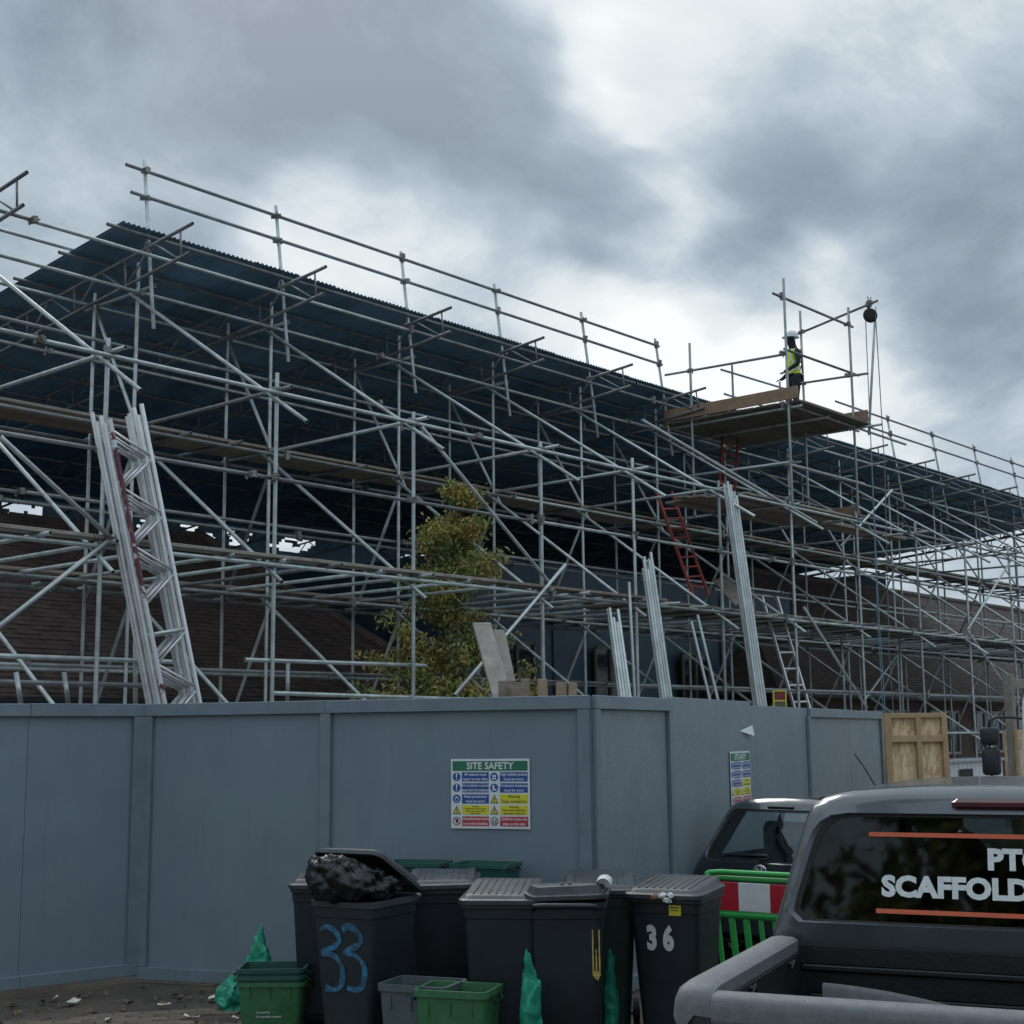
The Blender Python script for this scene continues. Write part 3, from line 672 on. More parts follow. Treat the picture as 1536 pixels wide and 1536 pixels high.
# gin wheel with its ropes, hung from the jib
gw = thing('gin_wheel', 'dark round gin wheel pulley hanging from the jib tube of the loading tower', 'pulley', (TX1 + .05, 12.02, 9.93))
b = MB(); rng = []
for k in range(9):
    a = math.pi * k / 8; rng.append((-.045 * math.cos(a), .02 + .125 * (math.sin(a) ** .4)))
vr = [[Vector((xx, rr * math.cos(2 * math.pi * i / 20), rr * math.sin(2 * math.pi * i / 20) - .02)) for i in range(20)] for xx, rr in rng]
b.loft(vr, True, True); b.build('wheel', 'hole', gw, rot=(0, 0, rad(50)), smooth=True)
b = MB(); b.path([(0, 0, .11), (.02, 0, .16), (0, 0, .20), (-.02, 0, .16), (0, 0, .12)], .012); b.box((0, 0, .235), (.1, .09, .07)); b.tube((.04, 0, .23), (.06, 0, .36), .011); b.tube((-.04, 0, .23), (-.07, 0, .34), .011); b.build('hook', 'coupler', gw)
rp = MB(); A = Vector((TX1 + .05, 12.02, 9.93))
rp.path([A + Vector((.02, -.1, 0)), A + Vector((.03, -.12, -3)), A + Vector((-.05, -.05, -6.5)), A + Vector((.0, -.1, -9.85))], .009, 6)
o = rp.build('hoist_rope', 'rope_grey'); tag(o, 'grey hoist rope running down the outer side of the gin wheel', 'rope')
rp = MB(); rp.path([A + Vector((0, .1, .0)), A + Vector((0, .12, -2.0)), A + Vector((.04, .16, -6)), A + Vector((.06, .10, -9.85))], .009, 6)
rp.path([A + Vector((.012, .13, -2.5)), A + Vector((.10, .22, -6)), A + Vector((.10, .18, -9.85))], .008, 6)
o = rp.build('hoist_rope', 'rope'); tag(o, 'pale blue hoist rope hanging doubled down the loading tower face', 'rope')

# ------------------------------------------------------------------ buildings under and beyond the roof
def tiles(b, e0, e1, r0, r1, gauge=.115, tw=.17, clip=None):
    """plain tiles on the slope between eaves line e0-e1 and ridge line r0-r1, each a thin tilted slab"""
    e0, e1, r0, r1 = map(Vector, (e0, e1, r0, r1)); up_ = r0 - e0; n = int(up_.length / gauge); nrm = (e1 - e0).cross(up_).normalized()
    nrm = nrm if nrm.z > 0 else -nrm; us = up_.normalized()
    for k in range(n):
        t = k / n; a = e0.lerp(r0, t); c = e1.lerp(r1, t); L = (c - a).length; d = (c - a).normalized(); s = -(k % 2) * tw / 2
        while s < L:
            s1 = min(s + tw - .004, L); s0 = max(s, 0)
            if s1 - s0 > .03 and random.random() > .004:
                j = random.uniform(-.004, .006)
                p0 = a + d * s0 + nrm * (.020 + j); p1 = a + d * s1 + nrm * (.020 + j + random.uniform(-.003, .003)); q = us * (gauge * 1.35) - nrm * .014
                b.add([p0, p1, p1 + q, p0 + q, p0 - nrm * .013, p1 - nrm * .013], [(0, 1, 2, 3), (4, 5, 1, 0)])
            s += tw
def wall_box(name, m, parent, x0, x1, y0, y1, z0, z1):
    b = MB(); b.box(((x0 + x1) / 2, (y0 + y1) / 2, (z0 + z1) / 2), (x1 - x0, y1 - y0, z1 - z0)); return b.build(name, m, parent, -parent.location)
# left house with its hipped tiled roof
lh = thing('tiled_house', 'low house with brown hipped tiled roof under the scaffold behind the leaning lattice beams', 'house', (10, 18, 0))
wall_box('wall', 'brick', lh, -4, 18.4, 18, 26, 0, 2.7)
EL, RL = 2.55, 5.70
dk = MB(); dk.add([(-5, 17.4, EL), (19.0, 17.4, EL), (15.6, 21.3, RL), (-5, 21.3, RL)], [(0, 1, 2, 3)]); dk.add([(19.0, 17.4, EL), (19.0, 26.6, EL), (15.6, 22.3, RL), (15.6, 21.3, RL)], [(0, 1, 2, 3)]); dk.add([(-5, 26.6, EL), (19, 26.6, EL), (15.6, 22.3, RL), (-5, 22.3, RL)], [(3, 2, 1, 0)]); dk.add([(-5, 21.3, RL), (15.6, 21.3, RL), (15.6, 22.3, RL), (-5, 22.3, RL)], [(0, 1, 2, 3)])
roof = dk.build('roof', 'tile', lh, -lh.location)
b = MB(); tiles(b, (1, 17.4, EL), (19.0, 17.4, EL), (1, 21.3, RL), (15.6, 21.3, RL))
o = b.build('roof_tiles', 'tile', roof); o['kind'] = 'stuff'
b = MB(); b.path([Vector((19.0, 17.4, EL + .05)).lerp(Vector((15.6, 21.3, RL + .05)), t / 12) for t in range(13)], .10, 8); b.build('hip_tiles', 'tile', roof, smooth=True)
b = MB(); b.tube((-5, 17.32, EL - .03), (19, 17.32, EL - .03), .06, 8); b.build('gutter', 'black_plastic', lh, -lh.location)
# middle block wrapped in navy sheeting
mb_ = thing('sheeted_building', 'dark building wrapped in navy sheeting in the middle of the scaffold', 'building', (25, 19, 0))
wall_box('wall', 'brick', mb_, 20.6, 33.5, 19.6, 27, 0, 5.5)
def hang(name, parent, P0, P1, z0, z1, n=40, m_=14, amp=.12, holes=None, mt='tarp', top=None):
    P0, P1 = Vector(P0), Vector(P1); vs, fs = [], []; nrm = (P1 - P0).normalized().cross(Vector((0, 0, 1)))
    for j in range(m_ + 1):
        for i in range(n + 1):
            t = i / n; zt = z1 + (top(t) if top else 0); z = z0 + (zt - z0) * j / m_; p = P0.lerp(P1, t)
            w = mnoise.noise(Vector((i * .55, z * .35, P0.y))) + .5 * mnoise.noise(Vector((i * 1.3, z * 1.1, P0.y + 9)))
            vs.append(Vector((p.x, p.y, z)) + nrm * w * amp - parent.location)
    for j in range(m_):
        for i in range(n):
            if holes and holes(i / n, j / m_): continue
            a = j * (n + 1) + i; fs.append((a, a + 1, a + n + 2, a + n + 1))
    return link(name, mesh(name, vs, fs, mt, True), parent)
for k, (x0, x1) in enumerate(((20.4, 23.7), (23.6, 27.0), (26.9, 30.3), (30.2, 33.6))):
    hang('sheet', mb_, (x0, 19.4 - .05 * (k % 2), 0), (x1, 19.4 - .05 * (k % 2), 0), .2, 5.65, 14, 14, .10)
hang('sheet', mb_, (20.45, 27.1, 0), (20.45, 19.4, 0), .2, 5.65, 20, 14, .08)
for x0 in (22.2, 25.4, 28.8):           # window openings showing through
    b = MB(); b.box((x0, 19.25, 3.3), (1.1, .05, 1.2)); w = b.build('window', 'pane', mb_, -mb_.location)
    b = MB()
    for dx in (-.55, 0, .55): b.box((x0 + dx, 19.2, 3.3), (.05, .05, 1.25))
    for dz in (-.6, .6): b.box((x0, 19.2, 3.3 + dz), (1.15, .05, .05))
    b.build('window_frame', 'ply', w)
# right house, its ridge against the sky
rh = thing('tiled_house', 'long house with brown tiled roof and chimneys at the far end of the scaffold', 'house', (45, 18, 0))
wall_box('wall', 'brick', rh, 30.5, 75, 18.1, 26, 0, 3.0)
ER, RR = 2.92, 6.6
dk = MB(); dk.add([(29.6, 17.4, ER), (76, 17.4, ER), (76, 21.4, RR), (33.8, 21.4, RR)], [(0, 1, 2, 3)]); dk.add([(29.6, 17.4, ER), (33.8, 21.4, RR), (29.6, 25.4, ER)], [(0, 1, 2)]); dk.add([(29.6, 25.4, ER), (76, 25.4, ER), (76, 21.4, RR), (33.8, 21.4, RR)], [(3, 2, 1, 0)])
roof = dk.build('roof', 'tile', rh, -rh.location)
b = MB(); tiles(b, (29.6, 17.4, ER), (66, 17.4, ER), (33.8, 21.4, RR), (66, 21.4, RR), .13, .19)
o = b.build('roof_tiles', 'tile', roof); o['kind'] = 'stuff'
b = MB(); b.path([(33.8 + k * 2, 21.4, RR + .02) for k in range(22)], .11, 8); b.build('ridge_tiles', 'tile', roof, smooth=True)
b = MB(); b.tube((29.6, 17.3, ER - .04), (76, 17.3, ER - .04), .065, 8); b.build('gutter', 'black_plastic', rh, -rh.location)
for cxp, w_c, hgt in ((1382, 1.0, .95), (1357, .9, 1.2), (1432, .6, .75)):
    P = on_y(cxp, 885, 21.4); b = MB(); b.box((P.x, 21.4, RR + hgt / 2 - .3), (w_c, .7, hgt + .6)); b.box((P.x, 21.4, RR + hgt + .04), (w_c + .12, .82, .09))
    ch = b.build('chimney', 'brick', roof, -rh.location)
    b = MB()
    for dx in (-.22, .22): b.tube((P.x + dx * w_c, 21.4, RR + hgt + .09), (P.x + dx * w_c, 21.4, RR + hgt + .3), .09, 10, .075)
    b.build('chimney_pot', 'brick', roof, -rh.location)
for x0 in (36.5, 40.0, 43.2, 46.5, 49.5):
    b = MB(); b.box((x0, 18.06, 1.95), (1.9, .06, 1.15)); w = b.build('window', 'pane', rh, -rh.location)
    b = MB()
    for dx in (-.95, -.3, .3, .95): b.box((x0 + dx, 18.02, 1.95), (.07, .07, 1.2))
    for dz in (-.6, .6): b.box((x0, 18.02, 1.95 + dz), (1.97, .07, .07))
    b.build('window_frame', 'frame', w)
# dark cladding board along the wall
# sheeting hung from the low back edge and the far gable of the temporary roof
def torn(t, j):
    x = 8 + t * 37; z = .3 + j * 6.95
    if not (6.74 < z < 7.15): return False
    if not (15.6 < x < 16.6 or 19.0 < x < 24.6 or 27.6 < x < 31 or 33.6 < x < 34.4): return False
    k = mnoise.noise(Vector((x * 1.7, z * 4.0, 3.3))) + .5 * mnoise.noise(Vector((x * 4.5, z * 9, 8)))
    return k > .08
bs = thing('roof_sheeting', 'navy plastic sheeting hung along the low back edge of the temporary roof', 'sheeting', (26, 28.4, 3))
hang('back_sheet', bs, (8, 28.35, 0), (45, 28.35, 0), .3, 7.25, 420, 90, .03, torn, 'back_sheet')
hang('gable_sheet', bs, (44.6, 28.35, 0), (44.6, 21.9, 0), .3, 7.35, 20, 14, .08, None, 'back_sheet')
hang('gable_sheet', bs, (9.0, 28.35, 0), (9.0, 22.5, 0), .3, 7.3, 20, 14, .08, None, 'back_sheet')

# ------------------------------------------------------------------ things leaning on the scaffold
def lean_pos(px, py, y0, px2, py2, y1):
    """top and ground point of a leaning thing seen at two pixels"""
    a = on_y(px, py, y0); b = on_y(px2, py2, y1); d = (b - a); return a, a + d * (a.z / -d.z)
a, b0 = lean_pos(186, 618, 12.28, 270, 1050, 11.95)
ax = (a - b0); Lb = ax.length; zax = ax.normalized(); xax = Vector((1, -.16, 0)); xax = (xax - zax * xax.dot(zax)).normalized(); yax = zax.cross(xax)
rotm = Matrix((xax, yax, zax)).transposed()
lt = MB(); dpt = .38; npan = 9; pl_ = Lb / npan
for k in range(npan):
    z0 = .12 + k * pl_
    lt.tube((dpt / 2, 0, z0), (-dpt / 2, 0, z0 + pl_ * .5), .0145, 6) if k != 5 else lt.tube((-dpt / 2, 0, z0), (dpt / 2, 0, z0), .018, 6)
    if k < npan - 1: lt.tube((-dpt / 2, 0, z0 + pl_ * .5), (dpt / 2, 0, z0 + pl_ * .96), .0145, 6)
LT = mesh('lattice', lt.v, lt.f, 'alu', True)
for k in range(5):
    t = thing('lattice_beam', 'silver aluminium lattice beam in the stack of beams leaning on the scaffold' if k else 'lattice beam with dark red painted chord, front of the leaning stack', 'beam', b0 + yax * (k * .062) + xax * (random.uniform(-.02, .02) - .012 * k), 0, 'lattice beams leaning on the scaffold' if k else None)
    t.rotation_euler = rotm.to_euler()
    link('lattice', LT, t)
    for sx in (-1, 1):
        c = bpy.data.objects.new('chord', UT['alu' if not (k == 0 and sx == -1) else 'red_paint']); col.objects.link(c); c.parent = t
        c.location = (sx * dpt / 2, 0, 0); c.scale = (1, 1, Lb + random.uniform(-.1, .1))
def bundle(px, py, px2, py2, y0, y1, n, label, m='tube_new', spread=.045, lenvar=.15):
    a, b0 = lean_pos(px, py, y0, px2, py2, y1)
    zax = (a - b0).normalized(); xax = Vector((.9, -.4, 0)); xax = (xax - zax * xax.dot(zax)).normalized(); yax = zax.cross(xax)
    for k in range(n):
        t = thing('scaffold_tube', label, 'tube', b0 + xax * ((k % 4) - 1.5) * spread * 1.08 + yax * (k // 4) * .052, 0, label[:40] if n > 1 else None)
        tip = a + xax * ((k % 4) - 1.5) * spread + yax * (k // 4) * .052 + zax * random.uniform(-lenvar, lenvar)
        tt = tube(t, 'tube', t.location.copy(), tip, m); cl = MB(); d = (tip - t.location).normalized()
        cl.tube(d * .004, d * .05, .026, 10); cl.build('end_collar', 'coupler', t)
bundle(922, 924, 938, 1042, 12.25, 11.9, 5, 'loose tube in the short bundle leaning behind the hoarding corner')
bundle(972, 842, 1000, 1045, 12.2, 11.9, 7, 'loose tube in the middle height bundle leaning on the scaffold')
bundle(1098, 735, 1142, 1052, 12.2, 11.75, 9, 'loose tube in the tallest bundle leaning on the scaffold')
bundle(1050, 915, 1082, 1047, 12.22, 12.0, 2, 'loose tube leaning alone between the two taller tube bundles', spread=.14)
bundle(950, 885, 958, 1042, 12.2, 12.1, 1, 'single upright tube between the short and middle tube bundles')
# boards leaning and stacked by the tree
for (px, py, px2, py2, w, lab) in ((722, 935, 752, 1042, .24, 'wide weathered board leaning beside the tree behind the hoarding'), (748, 946, 768, 1042, .15, 'narrow pale board leaning against the wide weathered board')):
    a, b0 = lean_pos(px, py, 11.9, px2, py2, 11.3 if w > .2 else 11.36); z_ = (a - b0).normalized(); x_ = Vector((.85, -.5, 0)); x_ = (x_ - z_ * x_.dot(z_)).normalized(); y_ = z_.cross(x_)
    b = MB(); L_ = (a - b0).length; b.bbox((0, 0, L_ / 2), (w, .045, L_), .005)
    for zz_ in (.03, L_ - .03): b.box((0, -.0235, zz_), (w * .98, .002, .025), mi=1)
    o = b.build('board', ['board_grey', 'coupler'], None, b0, Matrix((x_, y_, z_)).transposed().to_euler()); tag(o, lab, 'board')
k = 0
for px, w, m_, lab in ((764, .035, 'board', 0), (771, .035, 'board', 0), (778, .03, 'board', 0), (784, .03, 'board', 0), (790, .12, 'plank', 1), (812, .14, 'plank', 1), (828, .15, 'plank', 1), (838, .12, 'plank', 1)):
    P = on_y(px, 1026 + random.uniform(-8, 6) - (5 if px in (812, 828) else 0), 11.0 - .05 * (k % 3)); b = MB(); b.bbox((0, 0, P.z / 2), (w * .85 if w > .05 else .03, .04 if w > .05 else .2, P.z), .004); b.box((0, 0, P.z - .02), (w * .855 if w > .05 else .032, .042 if w > .05 else .19, .003), mi=1)
    o = b.build('plank', [m_, 'board_grey'], None, (P.x, P.y - .01 * k, 0), (rad(random.uniform(-3, 3)), rad(random.uniform(-2, 3)), rad(44 if w < .05 else -48 + random.uniform(-9, 9)))); k += 1
    tag(o, 'pale sawn plank standing on end behind the hoarding' if lab else 'thin dark plank standing on edge behind the hoarding', 'plank', 'pale planks standing on end' if lab else 'dark planks standing on edge')

def ladder(name, label, pa, pb, w, m, n, sub=.018, side=None):
    pa, pb = Vector(pa), Vector(pb); z_ = (pa - pb); L_ = z_.length; z_ = z_.normalized(); x_ = side or Vector((1, -.3, 0)); x_ = (x_ - z_ * x_.dot(z_)).normalized(); y_ = z_.cross(x_)
    t = thing(name, label, 'ladder', pb); t.rotation_euler = Matrix((x_, y_, z_)).transposed().to_euler()
    for s in (-1, 1):
        b = MB(); b.bbox((s * w / 2, 0, L_ / 2), (.03, .062, L_), .006); b.build('stile', m, t)
    for k in range(n):
        b = MB(); b.tube((-w / 2, 0, .2 + k * (L_ - .35) / n), (w / 2, 0, .2 + k * (L_ - .35) / n), sub, 8); b.build('rung', m, t)
a = on_y(1154, 895, 13.2); bq = on_y(1200, 1052, 12.6); d = bq - a; ladder('ladder', 'aluminium ladder leaning behind the tallest tube bundle', a, a + d * (a.z / -d.z), .36, 'alu', 14)
a = on_y(996, 738, 14.6); bq = on_y(1052, 895, 13.9); ladder('ladder', 'red ladder climbing from the lower boards to the middle boards', a, bq, .36, 'red_ladder', 9)
a = on_y(1096, 650, 14.8); bq = on_y(1090, 738, 14.4); ladder('ladder', 'short red ladder rising to the loading tower deck', a, bq, .36, 'red_ladder', 6)
# grey board slung on the lift and a small framed board
a = on_y(1080, 868, 14.0); c_ = on_y(1112, 903, 13.0); b = MB(); d = c_ - a; b.bbox((0, 0, 0), (d.length, .26, .04), .005); b.box((0, -.131, .0), (d.length * .98, .004, .012), mi=1)
o = b.build('board', ['board_grey', 'hole'], None, (a + c_) / 2, (0, math.asin(-d.z / d.length), math.atan2(d.y, d.x))); o.rotation_euler.x = .5; tag(o, 'grey board lying askew beside the red ladder on the scaffold', 'board')
P = on_y(1169, 1040, 12.0); t = thing('framed_board', 'small maroon board in a yellow frame standing by the aluminium ladder', 'board', (P.x, P.y, 0), rad(-38))
b = MB(); b.box((0, 0, P.z - .04), (.19, .02, .14)); b.build('panel', 'box_red', t)
b = MB()
for sx in (-1, 1): b.box((sx * .105, 0, (P.z + .05) / 2), (.02, .03, P.z + .05))
for dz in (.04, -.12, -.3, -.5): b.box((0, 0, P.z + dz), (.19, .03, .02))
b.build('frame', 'sign_yellow', t)
b = MB(); b.box((0, .002, P.z - .25), (.19, .015, .24)); b.build('panel', 'ply', t)

# ------------------------------------------------------------------ tree between the scaffold rows
def tree(label, base, H, spread, nleaf, seed, name='young_tree', z0=1.0, r0=.045, droop=.03, leafL=(.05, .11), bulge=.45):
    rnd = random.Random(seed); t = thing(name, label, 'tree', base)
    tr = MB(); cr = MB(); tips = []
    def limb(p, d, L, r, lev, n=6):
        pts = [p.copy()]; rs = [r]
        for k in range(n):
            d = (d + Vector((rnd.uniform(-.2, .2), rnd.uniform(-.2, .2), rnd.uniform(-.1, .1)))).normalized(); p = p + d * L / n; pts.append(p.copy()); rs.append(r * (1 - .75 * (k + 1) / n))
            if lev < 3 and k >= 1 and rnd.random() < .8:
                an = rnd.uniform(0, 6.283); dd = (d + Vector((math.cos(an), math.sin(an), rnd.uniform(-.2, .5))) * 1.1).normalized(); limb(p.copy(), dd, L * rnd.uniform(.35, .6), r * .5, lev + 1, 4)
        if r > .0025: tr.path(pts, rs, 5 if lev < 2 else 4)
        tips.extend((q, d.copy(), L) for q in pts[1:])
    n = 16; p = Vector((0, 0, 0)); d = Vector((0, 0, 1)); pts = [p.copy()]; rs = [r0]
    for k in range(n):
        d = (Vector((0, 0, 1)) + Vector((rnd.uniform(-.09, .09), rnd.uniform(-.09, .09), 0))).normalized(); p = p + d * H * .96 / n; pts.append(p.copy()); rs.append(r0 * (1 - .85 * (k + 1) / n))
        if p.z > z0:
            u = (p.z - z0) / (H - z0); env = math.sin(math.pi * min(1, max(.08, u * (1 - bulge) + bulge * (1 if u > .5 else u * 1.2 + .4)))) if False else (1 - u) ** .75 * .9 + .16
            for _ in range(3 if u < .85 else 2):
                an = rnd.uniform(0, 6.283); limb(p - d * rnd.uniform(0, H / n), Vector((math.cos(an), math.sin(an), rnd.uniform(.2, .9))).normalized(), spread * env * rnd.uniform(.6, 1.15), rs[-1] * .45, 1)
    tr.path(pts, rs, 8)
    sg = (leafL[0] + leafL[1]) * .45
    for k in range(nleaf):
        q, d, L_ = rnd.choice(tips); q = q + Vector((rnd.gauss(0, sg), rnd.gauss(0, sg), rnd.gauss(-droop, sg)))
        L_ = rnd.uniform(*leafL); w = L_ * .21; dr = Vector((rnd.gauss(0, .7), rnd.gauss(0, .7), -rnd.uniform(.2, 1.2))).normalized(); sx = dr.orthogonal().normalized(); sx = Matrix.Rotation(rnd.uniform(0, 6.3), 3, dr) @ sx; nn = dr.cross(sx)
        cr.add([q, q + dr * L_ * .45 + sx * w + nn * w * .4, q + dr * L_, q + dr * L_ * .45 - sx * w + nn * w * .4], [(0, 1, 2), (0, 2, 3)])
    tr.build('trunk', 'bark', t, smooth=True); cr.build('crown', 'leaf', t)
TB = on_y(690, 1040, 13.9); tree('slender yellowing young tree growing up through the scaffold tubes', (TB.x, TB.y, 0), 5.7, 1.1, 26000, 5, z0=.7)
TB = on_y(790, 1040, 14.2); tree('sparse low shrub with brown leaves right of the leaning boards', (TB.x, TB.y, 0), 3.3, .45, 700, 9, 'shrub')
tree('large leafy tree across the road, mirrored in the pickup window', (-13.5, -2.2, 0), 13.5, 4.6, 9000, 21, 'roadside_tree', 3.5, .28, .1, (.35, .7))

# ------------------------------------------------------------------ far right: board frame, posts, white cabin, lorry
P0 = on_y(1324, 1070, 8.35); P1f = P0 + Vector((.55, -.60, 0)); 
ob = thing('strand_board_panel', 'unpainted strand board panel in a timber frame beside the end of the hoarding', 'panel', ((P0.x + P1f.x) / 2, (P0.y + P1f.y) / 2, 0), math.atan2(-.60, .55))
W_, T_ = .80, P0.z
b = MB(); b.bbox((0, .05, T_ / 2), (W_, .018, T_ - .02), .002); b.build('strand_board', 'osb', ob)
for x_, w in ((-W_ / 2 + .04, .08), (.03, .06), (W_ / 2 - .035, .07)):
    b = MB(); b.bbox((x_, 0, T_ / 2), (w, .075, T_), .004); b.build('upright', 'timber', ob)
for z_ in (T_ - .03, T_ - .32, T_ - 1.2):
    b = MB(); b.bbox((0, -.003, z_), (W_, .06, .06 if z_ > T_ - .1 else .085), .004); b.build('cross_rail', 'timber', ob)
pp = on_y(1512, 1012, 9.9)
tp_ = thing('timber_post', 'grey timber post with a short cross rail beside the lorry cab', 'post', (pp.x, pp.y, 0))
b = MB(); b.bbox((0, 0, pp.z / 2), (.15, .15, pp.z), .006); b.build('upright', 'board_grey', tp_)
b = MB(); b.bbox((.35, -.2, pp.z - .16), (.9, .05, .16), .005, Matrix.Rotation(rad(-45), 3, 'Z')); b.build('cross_rail', 'board_grey', tp_)
b = MB(); b.bbox((-.06, -.10, 1.0), (.1, .05, 2.0), .005); b.build('batten', 'timber', tp_)
b = MB(); b.bbox((.3, .0, 1.25), (.55, .03, 1.5), .005, Matrix.Rotation(rad(-45), 3, 'Z')); b.build('side_sheet', 'osb', tp_)
# white ribbed cabin behind
wc_p = on_y(1420, 1145, 12.0)
wc = thing('site_cabin', 'white ribbed site cabin with dark window beyond the board frame', 'cabin', (wc_p.x + 1.2, 12.3, 0), 0)
b = MB(); vs = []
for k in range(61):
    for z_ in (0, wc_p.z): vs.append((-1.5 + k * .05, -.3 - (.03 if k % 4 in (1, 2) else 0), z_))
b.add(vs, [(2 * k, 2 * k + 2, 2 * k + 3, 2 * k + 1) for k in range(60)]); b.box((0, .0, wc_p.z / 2), (3.0, .55, wc_p.z)); b.build('wall', 'white_clad', wc)
b = MB(); b.bbox((0, 0, wc_p.z + .03), (3.1, .75, .06), .01); b.build('roof', 'frame', wc)
b = MB(); b.box((-.4, -.34, wc_p.z - .3), (.6, .02, .35)); b.build('window', 'pane', wc)

lor = thing('lorry', 'white lorry cab with black mirrors at the edge of the hoarding', 'lorry', (0, 0, 0))
Q = on_y(1524, 1100, 6.9); Q.z = 0
fl_ = -ray(1560, 1100); fl_.z = 0; fl_ = Matrix.Rotation(rad(-5), 3, 'Z') @ fl_.normalized(); rl_ = Vector((-fl_.y, fl_.x, 0)); rl_ = rl_ if rl_.dot(Vector((.657, -.754, 0))) > 0 else -rl_
lor.location = Q; lor.rotation_euler = (0, 0, math.atan2(rl_.y, rl_.x))   # local x runs to the picture's right, local y away
b = MB(); hw_ = 2.1
rings = [[Vector((p.x + hw_ / 2, p.y + .95, p.z)) for p in rrect(hw_ - ins * 2, 1.9 - ins, .22, z, 5)] for z, ins in ((.45, .0), (1.3, 0), (1.45, .02), (2.35, .07), (2.62, .16), (2.70, .32))]
b.loft(rings, True, True); b.build('cab', 'white_van', lor, auto=40)
b = MB(); b.loft([[Vector((x_, y_, z_)) for x_ in (.17, .6, 1.1, 1.5, hw_ - .17)] for z_, y_ in ((1.5, -.012), (1.9, .0), (2.3, .02))], closed=False); b.build('windscreen', 'glass_blue', lor)
b = MB(); b.bbox((hw_ / 2, -.03, .62), (hw_ - .2, .1, .3), .03); b.build('bumper', 'black_plastic', lor)
for sx in (.35, hw_ - .35):
    b = MB(); b.tube((sx - .13, .75, .42), (sx + .13, .75, .42), .42, 20); b.build('wheel', 'rubber', lor)
b = MB(); b.path([(.06, .3, 2.14), (-.1, .18, 2.16), (-.24, .1, 2.16), (-.31, .08, 2.12), (-.33, .07, 2.0)], .017, 8); b.path([(-.33, .07, 2.0), (-.32, .07, 1.3)], .015, 8); b.build('mirror_arm', 'black_plastic', lor, smooth=True)
for zc_, hh, ww in ((1.93, .22, .23), (1.62, .34, .22)):
    b = MB(); rr_ = []
    for y_, k in ((-.05, .62), (-.035, .9), (0, 1.0), (.05, 1.0)): rr_.append([Vector((p.x - .32, .07 + y_, p.y + zc_)) for p in rrect(ww * k, hh * k, .05 * k, 0, 4)])
    b.loft(rr_, True, True); b.disc((-.32, .018, zc_), .035, (0, -1, 0), 14); b.build('mirror', 'black_plastic', lor, auto=40)

# ------------------------------------------------------------------ wheelie bins
def face_dir(P, alpha):
    """yaw so that local -y faces the viewer, then turned so more of the right side shows"""
    v = Vector((P.x, P.y, 0)).normalized()
    return math.atan2(v.y, v.x) - math.pi / 2 + rad(-alpha)
BW, BD, BH = .50, .57, .99
def bin_body(m):
    b = MB(); rs = []
    for z, w, d, r in ((.04, .36, .40, .05), (.06, .37, .42, .05), (.5, .425, .48, .05), (.86, .462, .525, .05), (.865, .475, .54, .05), (.93, .48, .545, .05)):
        rs.append(rrect(w, d, r, z, 4, cy=(.02 * (1 - z))))
    b.loft(rs, True, False)
    # inner wall so the open bin is hollow
    b.loft([rrect(.455, .52, .045, .93, 4), rrect(.40, .45, .045, .45, 4), rrect(.36, .40, .045, .1, 4)], False, True)
    return mesh('bin_body', b.v, b.f, m, True, b.m, 40)
BODY = {k: bin_body(k) for k in ('bin', 'bin_green')}
b = MB(); outer = [rrect(.48, .545, .05, .925, 4), rrect(.505, .57, .06, .93, 4), rrect(.51, .575, .06, .965, 4), rrect(.455, .52, .045, .968, 4), rrect(.455, .52, .045, .928, 4)]
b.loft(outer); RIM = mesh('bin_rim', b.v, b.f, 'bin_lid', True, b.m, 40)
def lid_mesh(warp=0.0, seed=0, m='bin_lid', ribs=8):
    b = MB(); rs = []
    prof = [(.515, .60, -.032, .07), (.53, .62, -.028, .07), (.53, .62, -.004, .07), (.505, .59, .006, .06), (.48, .565, .006, .06), (.45, .53, .022, .055), (.43, .51, .026, .05), (.30, .36, .030, .04), (.10, .12, .033, .03)]
    for w, d, z, r in prof:
        ring = rrect(w, d, r, z, 5)
        for p in ring:
            t = (p.y + .3) / .6; p.z += .05 * t * (1 if z > .01 else .35)
            n_ = mnoise.noise(Vector((p.x * 3 + seed, p.y * 3, seed))) * warp; p.z += n_
            if warp and p.x > .1: p.z += warp * .9 * max(0, (p.x - .1) / .16) ** 2 * (.6 + .4 * math.sin(p.y * 9))
        rs.append(ring)
    b.loft(rs, False, True)
    for k in range(ribs):
        x = (k - (ribs - 1) / 2) * .048; pts = []
        for i in range(7):
            y = -.24 + i * .08; t = (y + .3) / .6; z = .028 + .006 * (1 - (abs(y) / .3) ** 2) + .05 * t + (mnoise.noise(Vector((x * 3 + seed, y * 3, seed))) * warp if warp else 0)
            pts.append((x, y, z - .004))
        b.path(pts, .0075, 5)
    return mesh('bin_lid', b.v, b.f, m, True, b.m, 35)
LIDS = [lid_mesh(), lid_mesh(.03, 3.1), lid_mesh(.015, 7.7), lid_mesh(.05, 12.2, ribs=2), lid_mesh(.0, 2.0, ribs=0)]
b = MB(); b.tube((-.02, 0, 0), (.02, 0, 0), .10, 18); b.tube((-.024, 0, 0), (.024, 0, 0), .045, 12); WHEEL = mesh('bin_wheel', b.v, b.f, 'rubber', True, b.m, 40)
b = MB(); b.path([(-.19, .31, .93), (-.19, .36, .95), (-.15, .375, .955), (.15, .375, .955), (.19, .36, .95), (.19, .31, .93)], .016, 8); HANDLE = mesh('bin_handle', b.v, b.f, 'bin', True)
